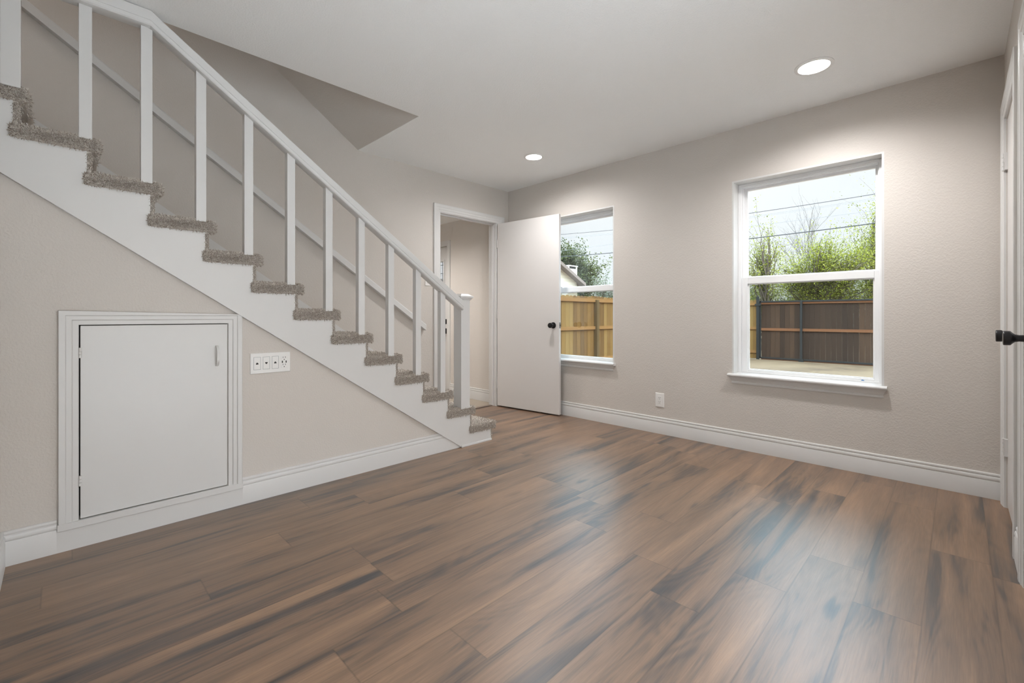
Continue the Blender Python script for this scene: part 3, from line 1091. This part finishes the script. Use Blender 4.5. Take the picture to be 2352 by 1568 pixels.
# wall handrail on the far side
HL = lambda y: 2.600 - 0.695 * y
ya, yb = -0.9, 2.486
R = []
for y in (ya, yb):
    z = HL(y)
    R.append([(XL + 0.001, y, z), (XL + 0.050, y, z), (XL + 0.050, y, z + 0.048), (XL + 0.046, y, z + 0.057), (XL + 0.036, y, z + 0.062), (XL + 0.001, y, z + 0.062)])
wh = MB().sweep(R).build('wall_handrail', M['trim'], smooth=25, bevel=0.001)
tag(wh, 'long white wall-mounted handrail sloping down the wall behind the balusters', 'handrail')


# ================================================================== electrical
def slot_set(m, P, ca, cz, flip=1):
    for da in (-0.0062, 0.0062):
        m.add(*boxq(P, ca + da - 0.0011, ca + da + 0.0011, cz + 0.003 * flip, cz + 0.011 * flip))
    m.add(*disc(P, ca, cz - 0.0055 * flip, 0.0026))


def boxq(P, a0, a1, z0, z1, h0=0.0, h1=0.0006):
    z0, z1 = min(z0, z1), max(z0, z1)
    v = [P(a0, z0, h0), P(a1, z0, h0), P(a1, z1, h0), P(a0, z1, h0), P(a0, z0, h1), P(a1, z0, h1), P(a1, z1, h1), P(a0, z1, h1)]
    return v, [(0, 1, 2, 3), (7, 6, 5, 4), (0, 4, 5, 1), (1, 5, 6, 2), (2, 6, 7, 3), (3, 7, 4, 0)]


def disc(P, a, z, r, n=12, h0=0.0, h1=0.0006):
    v = [P(a + r * math.cos(2 * math.pi * k / n), z + r * math.sin(2 * math.pi * k / n), h0) for k in range(n)]
    v += [P(a + r * math.cos(2 * math.pi * k / n), z + r * math.sin(2 * math.pi * k / n), h1) for k in range(n)]
    f = [tuple(range(n)), tuple(range(2 * n - 1, n - 1, -1))] + [(k, (k + 1) % n, n + (k + 1) % n, n + k) for k in range(n)]
    return v, f


def plate_mesh(P, a0, a1, z0, z1, th=0.006):
    m = MB()
    def rect(g, h): return [P(a0 + g, z0 + g, h), P(a1 - g, z0 + g, h), P(a1 - g, z1 - g, h), P(a0 + g, z1 - g, h)]
    m.sweep([rect(0, 0), rect(0, th * 0.55), rect(0.002, th * 0.9), rect(0.004, th)])
    return m


# duplex outlet below the window wall
PB = lambda a, z, h: (a, YW - h, z)
ot = empty('wall_outlet', (-1.8215, YW, 0.228))
tag(ot, 'white duplex power outlet low on the wall between the two windows', 'outlet')
plate_mesh(PB, -1.861, -1.782, 0.228, 0.348).build('cover_plate', M['plastic'], ot)
MB().add(*boxq(PB, -1.838, -1.805, 0.2545, 0.3215, 0.004, 0.0078)).build('receptacle', M['plastic'], ot, bevel=0.0008)
m = MB()
P2 = lambda a, z, h: (a, YW - 0.0078 - h, z)
for z_ in (0.303, 0.269):
    m = MB(); slot_set(m, P2, -1.8215, z_); m.build('socket_slots', M['dark'], ot)
for z_ in (0.238, 0.338):
    MB().add(*disc(lambda a, z, h: (a, YW - 0.006 - h, z), -1.8215, z_, 0.003)).build('screw', M['plastic'], ot)

# four-gang plate below the stairs
PS = lambda a, z, h: (XS + h, a, z)
gp = empty('multi_gang_plate', (XS, 0.832, 0.694))
tag(gp, 'white four-gang wall plate with data jacks and charging outlet below the stairs', 'wall plate')
plate_mesh(PS, 0.729, 0.935, 0.692, 0.806).build('cover_plate', M['plastic'], gp)
for i, yc in enumerate((0.7625, 0.8085, 0.8545)):
    ins = MB().add(*boxq(PS, yc - 0.0165, yc + 0.0165, 0.716, 0.783, 0.004, 0.0066)).build('jack_insert', M['plastic'], gp, bevel=0.0008)
    gv = MB()
    for (a0, a1, z0, z1) in ((yc - 0.0178, yc - 0.0165, 0.7147, 0.7843), (yc + 0.0165, yc + 0.0178, 0.7147, 0.7843), (yc - 0.0178, yc + 0.0178, 0.7147, 0.716), (yc - 0.0178, yc + 0.0178, 0.783, 0.7843)):
        gv.add(*boxq(PS, a0, a1, z0, z1, 0.0055, 0.0063))
    gv.build('gap_line', M['steel'], ins)
    f = -1 if i == 1 else 1
    zc_ = 0.749
    jk = MB()
    jk.prism([(yc - 0.0062, zc_ - 0.005 * f), (yc + 0.0062, zc_ - 0.005 * f), (yc + 0.0062, zc_ + 0.0005 * f), (yc + 0.0028, zc_ + 0.002 * f), (yc + 0.0028, zc_ + 0.0052 * f), (yc - 0.0028, zc_ + 0.0052 * f), (yc - 0.0028, zc_ + 0.002 * f), (yc - 0.0062, zc_ + 0.0005 * f)], 0, XS + 0.0062, XS + 0.0072)
    jk.build('jack', M['dark'], ins)
yc = 0.9015
rc = MB().add(*boxq(PS, yc - 0.0165, yc + 0.0165, 0.716, 0.783, 0.004, 0.0075)).build('receptacle', M['plastic'], gp, bevel=0.0008)
m = MB()
P3 = lambda a, z, h: (XS + 0.0075 + h, a, z)
for z_ in (0.7685, 0.7275):
    m = MB(); slot_set(m, P3, yc, z_); m.build('socket_slots', M['dark'], rc)
for da in (-0.0100, 0.0100):
    MB().add(*boxq(P3, yc + da - 0.0026, yc + da + 0.0026, 0.7435, 0.7560)).build('charging_port', M['dark'], rc)
for yc_ in (0.7625, 0.8085, 0.8545, 0.9015):
    for z_ in (0.7, 0.798):
        MB().add(*disc(lambda a, z, h: (XS + 0.006 + h, a, z), yc_, z_, 0.0022)).build('screw', M['plastic'], gp)

# switch plate beside the hall doorway, partly hidden behind the railing
PL = lambda a, z, h: (XL + h, a, z)
sp = empty('light_switch', (XL, 2.537, 1.306))
tag(sp, 'white light switch plate left of the hall doorway, partly behind the railing', 'light switch')
plate_mesh(PL, 2.502, 2.572, 1.306, 1.420).build('cover_plate', M['plastic'], sp)
MB().add(*boxq(PL, 2.5205, 2.5535, 1.3295, 1.3965, 0.004, 0.0085)).build('rocker', M['plastic'], sp, bevel=0.001)


# ------------------------------------------------------------------ downlights
def downlight(loc, label, r=0.076, mat=None, z=H, watt=LAMP_WATT * 1.05, spread=160, col=(1.0, 0.985, 0.975)):
    d = empty('recessed_downlight', (loc[0], loc[1], z))
    tag(d, label, 'ceiling light', 'round ceiling downlights')
    MB().lathe([(0.0, r + 0.020), (0.003, r + 0.020), (0.006, r + 0.014), (0.007, r + 0.002), (0.004, r), (0.0, r)], (loc[0], loc[1], z), (0, 0, -1), 48).build('trim_ring', M['plastic'], d, smooth=40)
    MB().lathe([(0.001, 0.0), (0.001, r), (0.0052, r), (0.0075, r * 0.7), (0.0085, r * 0.3), (0.0088, 0.0)], (loc[0], loc[1], z), (0, 0, -1), 48).build('lens', mat or M['lamp'], d, smooth=40)
    ld = bpy.data.lights.new('downlight_beam', 'SPOT')
    ld.energy = watt; ld.color = col; ld.shadow_soft_size = r; ld.specular_factor = 0.3
    ld.spot_size = math.radians(spread); ld.spot_blend = 1.0
    lo = bpy.data.objects.new('downlight_beam', ld)
    COL.objects.link(lo); lo.parent = d; lo.location = (0, 0, -0.012)
    return d


downlight((-0.586, 3.043), 'round lit ceiling downlight above the right window')
downlight((-2.703, 2.998), 'round lit ceiling downlight nearer the hall door corner', r=0.070, watt=LAMP_WATT * 0.80, spread=172)
# unseen ceiling lamp added to brighten the hall
hd = downlight((-4.75, 2.55), 'added unseen ceiling lamp lighting the hall beyond the doorway', mat=M['hallfill'], z=HZ, watt=HALL_FILL_WATT, col=(1.0, 0.96, 0.92))


# unseen lamp added above the slope to brighten the stairwell
ul = bpy.data.lights.new('stairwell_fill', 'POINT')
ul.energy = 20.0; ul.color = (1.0, 1.0, 1.0); ul.shadow_soft_size = 0.12
ulo = bpy.data.objects.new('stairwell_fill', ul)
COL.objects.link(ulo); ulo.location = (-3.2, -1.25, 4.1)


# ================================================================== outside
GZ = -0.45
struct(MB().box(-60, 60, -50, 70, GZ - 0.3, GZ).build('ground', M['dirt']))

# added pale slab, unseen, bouncing light up through the opening beside the camera
struct(MB().box(XR + 0.30, 9.0, -9.0, 3.0, GZ - 0.05, -0.14).build('floor_bounce_slab', M['bounce_slab']))
# added unseen slab blocking high sky from the floor near the opening
struct(MB().box(XR + 0.13, 2.5, -4.0, 3.6, 2.46, 2.60).build('ceiling_sky_blocker', M['ceil']))

rs = random.Random(11)


def pickets_y(m, x, y0, y1, z0, z1, w=0.138, th=0.016):
    y = y0
    while y < y1:
        dz = rs.uniform(-0.012, 0.012)
        a, b_ = y + 0.0015, min(y + w, y1) - 0.0015
        z = z1 + dz
        m.prism([(a, z0), (b_, z0), (b_, z - 0.03), (b_ - 0.03, z), (a + 0.03, z), (a, z - 0.03)], 0, x - th, x)
        y += w + 0.001


def pickets_x(m, y, x0, x1, z0, z1, w=0.138, th=0.016, ears=True):
    x = x0
    while x < x1:
        dz = rs.uniform(-0.010, 0.010) if ears else 0
        a, b_ = x + 0.0015, min(x + w, x1) - 0.0015
        z = z1 + dz
        if ears: m.prism([(a, z0), (b_, z0), (b_, z - 0.03), (b_ - 0.03, z), (a + 0.03, z), (a, z - 0.03)], 1, y, y + th)
        else: m.box(a, b_, y, y + th, z0, z)
        x += w + 0.001


# side fence, light new wood
FX = -6.2
sf = empty('wooden_fence', (FX, 10.0, GZ))
tag(sf, 'tan new wood picket fence running back along the left side of the yard', 'fence')
m = MB(); pickets_y(m, FX, 3.9, 16.7, GZ + 0.02, 1.478); m.build('picket_panel', M['tanfence'], sf)
for z_, hh in ((1.385, 0.085), (0.73, 0.075), (-0.03, 0.085)):
    MB().box(FX, FX + 0.038, 3.9, 16.7, z_ - hh / 2, z_ + hh / 2).build('rail', M['tanrail'], sf)
for yp in (4.3, 6.68, 9.08, 11.48, 13.88, 16.2):
    MB().box(FX + 0.002, FX + 0.092, yp - 0.045, yp + 0.045, GZ - 0.1, 1.40).build('post', M['postwood'], sf, bevel=0.004)
# back fence, short tan piece up to the gate
FY = 16.7
bf = empty('wooden_fence', (-5.5, FY, GZ))
tag(bf, 'short stretch of tan picket fence left of the black gate post', 'fence')
m = MB(); pickets_x(m, FY + 0.04, FX + 0.1, -4.86, GZ + 0.02, 1.56); m.build('picket_panel', M['tanfence'], bf)
for z_ in (1.42, 0.60, -0.20):
    MB().box(FX + 0.1, -4.86, FY, FY + 0.038, z_ - 0.045, z_ + 0.045).build('rail', M['tanrail'], bf)
# gate
gt = empty('driveway_gate', (-2.2, FY, GZ))
tag(gt, 'wide dark brown board gate in a black metal frame behind the right window', 'gate')
GX0, GX1 = -4.78, 1.6
m = MB(); pickets_x(m, FY + 0.06, GX0 + 0.05, GX1, -0.38, 1.47, 0.138, 0.016, False); m.build('board_panel', M['darkfence'], gt)
for z_, hh in ((1.435, 0.055), (0.565, 0.085), (-0.425, 0.05)):
    MB().box(GX0 + 0.05, GX1, FY + 0.018, FY + 0.06, z_ - hh / 2, z_ + hh / 2).build('wood_rail', M['gaterail'], gt)
m = MB()
m.box(GX0, GX1, FY - 0.01, FY + 0.03, 1.470, 1.515)
m.box(GX0, GX1, FY - 0.01, FY + 0.03, -0.415, -0.365)
m.box(GX0, GX0 + 0.05, FY - 0.01, FY + 0.03, -0.415, 1.515)
m.build('gate_frame', M['gateblack'], gt)
for (xp, w_, zt) in ((-4.812, 0.085, 1.67), (-3.55, 0.06, 1.49), (0.2, 0.06, 1.49)):
    MB().box(xp - w_ / 2, xp + w_ / 2, FY - 0.07, FY - 0.011, GZ - 0.05, zt).build('gate_post', M['gateblack'], gt, bevel=0.004)
MB().box(-3.62, -3.49, FY - 0.075, FY - 0.005, GZ - 0.02, GZ + 0.09).build('gate_foot', M['gateblack'], gt)
MB().box(-4.90, -4.72, FY - 0.08, FY - 0.01, 1.36, 1.42).build('gate_hinge', M['gateblack'], gt)


# ------------------------------------------------------------------ trees
def leaves_into(m, pts, size, rg, flat=0.5):
    v, f = [], []
    for p in pts:
        s = size * rg.uniform(0.6, 1.3)
        n = rg.normal(0, 1, 3); n[2] = abs(n[2]) + flat; n /= np.linalg.norm(n)
        a = np.cross(n, rg.normal(0, 1, 3)); a /= np.linalg.norm(a)
        b = np.cross(n, a)
        o = len(v)
        q = [p - a * s, p - b * s * 0.45, p + a * s, p + b * s * 0.45]
        v += [tuple(k) for k in q]
        f.append((o, o + 1, o + 2, o + 3))
    m.add(v, f)


def curve_pts(p0, p1, rg, n=7, wob=0.08, up=0.0):
    p0 = np.array(p0, float); p1 = np.array(p1, float)
    L_ = np.linalg.norm(p1 - p0)
    out = []
    off = rg.normal(0, wob * L_, 3)
    for k in range(n + 1):
        t_ = k / n
        out.append(p0 + (p1 - p0) * t_ + off * math.sin(math.pi * t_) + rg.normal(0, 0.012 * L_, 3) * (0 < k < n) + np.array([0, 0, up * L_ * math.sin(math.pi * t_)]))
    return out


def leafy_tree(name, base, top, blobs, nb, nleaf, lsize, leafmat, label, seed, trunk_r=0.11, group=None, barkmat=None, spread=0.16):
    """blobs: ellipsoids (centre offset, radii, weight) the branches reach into"""
    rg = np.random.default_rng(seed)
    base = np.array(base, float)
    t = empty(name, tuple(base))
    tag(t, label, 'tree', group)
    wood = MB()
    trunk = curve_pts(base, base + np.array([0, 0, top]), rg, 8, 0.03)
    wood.tube(trunk, [trunk_r * (1 - 0.85 * k / 8) for k in range(9)], 6)
    lp = []
    wts = np.array([b[2] for b in blobs], float); wts /= wts.sum()
    for i in range(nb):
        b = blobs[rg.choice(len(blobs), p=wts)]
        d = rg.normal(0, 1, 3); d /= np.linalg.norm(d)
        r = rg.random() ** 0.45
        tip = base + np.array(b[0]) + d * np.array(b[1]) * r
        zt = min(max((tip[2] - base[2]) * rg.uniform(0.35, 0.75), 0.15 * top), top * 0.92)
        k = zt / top * 8
        k0 = int(min(7, k)); s = trunk[k0] + (trunk[k0 + 1] - trunk[k0]) * (k - k0)
        pts = curve_pts(s, tip, rg, 6, 0.07, 0.06)
        L_ = np.linalg.norm(tip - s)
        wood.tube(pts, [0.018 * L_ ** 0.7 * (1 - 0.85 * q / 6) + 0.002 for q in range(7)], 4)
        for j in range(3):
            q = rg.integers(2, 6)
            s2 = pts[q]
            tip2 = s2 + (tip - s) * 0.35 + rg.normal(0, 0.16 * L_ + 0.05, 3)
            tw = curve_pts(s2, tip2, rg, 4, 0.08)
            wood.tube(tw, [0.007, 0.006, 0.005, 0.004, 0.002], 3)
            for w_ in tw[1:]:
                for _ in range(nleaf):
                    lp.append(w_ + rg.normal(0, spread, 3))
        for w_ in pts[3:]:
            for _ in range(nleaf):
                lp.append(w_ + rg.normal(0, spread, 3))
    wood.build('trunk', barkmat or M['bark'], t, normals=False)
    fo = MB(); leaves_into(fo, lp, lsize, rg)
    fo.build('foliage', leafmat, t, normals=False)
    return t


def bare_tree(name, base, height, label, seed, spread=0.5, n0=9, mat=None, r0=0.10, cat='tree', group=None, levels=3, lean=0.0):
    rg = np.random.default_rng(seed)
    base = np.array(base, float)
    m = MB()

    def grow(p, d, L_, r, lev):
        d = d / np.linalg.norm(d)
        pts = curve_pts(p, p + d * L_, rg, 5, 0.04)
        m.tube(pts, [r * (1 - 0.7 * k / 5) for k in range(6)], 4 if lev else 6)
        if lev >= levels: return
        n = n0 if lev == 0 else (5 if lev == 1 else 4)
        for k in range(n):
            t_ = rg.uniform(0.25 if lev == 0 else 0.2, 1.0)
            i = min(4, int(t_ * 5))
            q = pts[i] + (pts[i + 1] - pts[i]) * (t_ * 5 - i)
            nd = d + rg.normal(0, spread, 3)
            nd[2] = abs(nd[2]) * 0.6 + 0.55
            grow(q, nd, L_ * rg.uniform(0.42, 0.68), r * 0.42, lev + 1)
    grow(base, np.array([lean, 0, 1.0]), height * 0.5, r0, 0)
    o = m.build(name, mat or M['barkgrey'], None, normals=False)
    tag(o, label, cat, group)
    return o


# spring-green trees behind the gate (right window)
leafy_tree('leafy_tree', (-5.95, 21.0, GZ), 4.9,
           [((0.15, 0, 5.0), (0.16, 0.3, 0.50), 0.8), ((0.0, 0, 4.1), (0.45, 0.5, 0.5), 1.6), ((-0.1, 0, 3.2), (0.75, 0.6, 0.65), 2.8), ((0.62, 0, 4.2), (0.20, 0.3, 0.5), 0.7), ((0.1, 0, 2.2), (1.0, 0.7, 0.6), 1.6)],
           64, 7, 0.040, M['spring'], 'slim young green tree, leftmost in the right window, behind the gate', 3, 0.045, spread=0.10)
leafy_tree('leafy_tree', (-4.35, 23.9, GZ), 4.6,
           [((0.0, 0, 4.2), (0.6, 0.8, 0.75), 1.7), ((-1.1, 0, 3.3), (0.9, 0.8, 0.8), 1.9), ((1.1, 0, 3.7), (0.9, 0.8, 0.9), 2.5), ((0.2, 0, 2.5), (2.0, 1.0, 0.8), 2.6)],
           170, 9, 0.044, M['spring'], 'broad spring-green tree in the middle of the right window', 5, 0.06, spread=0.16)
leafy_tree('leafy_tree', (-2.35, 25.6, GZ), 6.0,
           [((0.15, 0, 5.7), (0.55, 0.6, 0.7), 1.2), ((-0.2, 0, 4.7), (0.8, 0.7, 0.8), 1.9), ((0.3, 0, 3.3), (1.3, 0.9, 1.1), 2.8)],
           130, 9, 0.044, M['spring'], 'tallest spring-green tree, at the right side of the right window', 8, 0.06, spread=0.17)
# bare tree behind them
bare_tree('bare_tree', (-6.6, 33.0, GZ), 10.2, 'tall leafless tree rising behind the green trees in the right window', 4, 0.42, 12, r0=0.09)
# thicket of low growth behind the gate
def thicket(name, boxes, n, label, seed, leafmat, nl=5, ls=0.06, ht=2.2):
    rg = np.random.default_rng(seed)
    (x0, x1, y0, y1) = boxes
    t = empty(name, ((x0 + x1) / 2, (y0 + y1) / 2, GZ))
    tag(t, label, 'shrubs', kind='stuff')
    m = MB(); lp = []
    for i in range(n):
        p = np.array([rg.uniform(x0, x1), rg.uniform(y0, y1), GZ])
        h = ht * rg.uniform(0.75, 1.12)
        q = p + np.array([rg.normal(0, 0.45), rg.normal(0, 0.3), h])
        pts = curve_pts(p, q, rg, 5, 0.06)
        m.tube(pts, [0.018, 0.015, 0.012, 0.009, 0.006, 0.003], 3)
        for w_ in pts[2:]:
            for _ in range(nl):
                lp.append(w_ + rg.normal(0, 0.22, 3))
    m.build('twigs', M['twig'], t, normals=False)
    f = MB(); leaves_into(f, lp, ls, rg); f.build('foliage', leafmat, t, normals=False)
    return t


thicket('undergrowth', (-9.0, 2.0, 27.0, 29.5), 420, 'dense brown-green undergrowth seen between the dark gate and the trees', 21, M['thicket'], 6, 0.085, 2.9)
# left window: dark evergreen, feathery shrub, bare twiggy trees
leafy_tree('evergreen_tree', (-22.6, 29.3, GZ), 7.6,
           [((0.0, 0, 5.9), (1.3, 1.3, 1.2), 2.0), ((1.3, 0.8, 5.0), (1.1, 1.1, 1.0), 1.4), ((-1.2, -0.8, 5.6), (1.3, 1.3, 1.3), 1.6), ((0.2, 0.1, 3.8), (2.3, 2.0, 1.3), 2.6)],
           170, 9, 0.105, M['evergreen'], 'dark evergreen tree behind the neighbouring house in the left window', 12, 0.2, spread=0.22)
leafy_tree('feathery_shrub', (-14.9, 22.6, GZ), 3.7,
           [((0.0, 0, 3.2), (0.8, 0.8, 1.0), 1.5), ((0.5, 0.5, 2.2), (1.2, 1.0, 1.0), 1.5)],
           40, 4, 0.055, M['greygreen'], 'grey-green feathery shrub right of the white chimney in the left window', 13, 0.05, spread=0.12)
bare_tree('bare_tree', (-13.6, 27.8, GZ), 4.8, 'low twiggy leafless tree at the right side of the left window', 15, 0.6, 12, r0=0.05)
bare_tree('bare_tree', (-12.1, 28.6, GZ), 6.3, 'taller twiggy leafless tree at the right edge of the left window', 16, 0.55, 12, r0=0.06)
thicket('undergrowth', (-20.0, -9.5, 30.5, 33.0), 300, 'dark undergrowth above the tan fence in the left window', 22, M['thicket'], 6, 0.09, 3.4)

# ------------------------------------------------------------------ neighbouring house
hs = empty('neighbour_house', (-15.0, 15.0, GZ))
tag(hs, 'cream sided house gable with white chimney beyond the tan fence', 'house')
hxw = -13.6
yr0, yr1, ypk = 11.9, 18.6, 15.25
ze = 2.56
zp = ze + 0.46 * (yr1 - ypk)
MB().prism([(yr0 + 0.3, GZ), (yr1 - 0.3, GZ), (yr1 - 0.3, ze + 0.138), (ypk, zp), (yr0 + 0.3, ze + 0.138)], 0, hxw, hxw - 9).build('wall_siding', M['siding'], hs)
rfm = MB()
for (ya_, yb_) in ((ypk, yr1), (ypk, yr0)):
    rfm.prism([(ya_, zp + 0.02), (yb_, ze - 0.02), (yb_, ze + 0.10), (ya_, zp + 0.16)], 0, hxw + 0.35, hxw - 9.3)
rfm.build('roof', M['roof'], hs)
rk = MB()
for (ya_, yb_) in ((ypk, yr1), (ypk, yr0)):
    rk.prism([(ya_, zp - 0.02), (yb_, ze - 0.06), (yb_, ze + 0.07), (ya_, zp + 0.13)], 0, hxw + 0.36, hxw + 0.32)
rk.build('rake_board', M['roof'], hs)
MB().box(hxw + 0.02, hxw + 0.34, yr0, yr1, ze - 0.17, ze - 0.12).build('soffit', M['housewhite'], hs)
chm = MB().box(-14.35, -13.72, 17.80, 18.50, 1.5, 3.38).build('chimney', M['siding'], hs)
cp = MB()
for (a, b_) in ((-14.35, 17.80), (-13.78, 17.80), (-14.35, 18.44), (-13.78, 18.44)):
    cp.box(a, a + 0.06, b_, b_ + 0.06, 3.38, 3.50)
cp.box(-14.38, -13.69, 17.77, 18.53, 3.50, 3.545)
cp.build('chimney_cap', M['housewhite'], chm)
MB().box(-14.28, -13.80, 17.88, 18.42, 3.38, 3.495).build('flue', M['dark'], chm)
for yy in (16.55, 17.3):
    MB().box(hxw - 0.02, hxw + 0.03, yy - 0.22, yy + 0.22, 1.0, 2.2).build('window', M['housewhite'], hs)

# ------------------------------------------------------------------ overhead cables
YC = 19.5
cables = [((0.00334, 0.03176, 5.2020), 0.011, 'cable', 'topmost black overhead cable crossing the sky in both windows'),
          ((0.00284, 0.02642, 5.0517), 0.005, 'cablegrey', 'thin grey overhead wire just below the topmost cable'),
          ((0.00284, 0.02700, 5.0050), 0.004, 'cablegrey', 'faint lower wire of the close pair below the topmost cable'),
          ((-0.00024, -0.0046, 4.5871), 0.006, 'cablegrey', 'thin grey overhead wire midway between the two black cables'),
          ((0.00219, 0.02963, 4.2114), 0.018, 'cable', 'thick black overhead cable, lowest across the trees in both windows')]
for (c2, c1, c0), r, mt, lb in cables:
    pts = []
    for k in range(41):
        x_ = -30 + 42 * k / 40
        pts.append((x_, YC, c2 * x_ * x_ + c1 * x_ + c0))
    o = MB().tube(pts, r, 6).build('overhead_cable', M[mt])
    tag(o, lb, 'cable')

for o in list(bpy.data.objects):
    if '_w' in o: del o['_w']
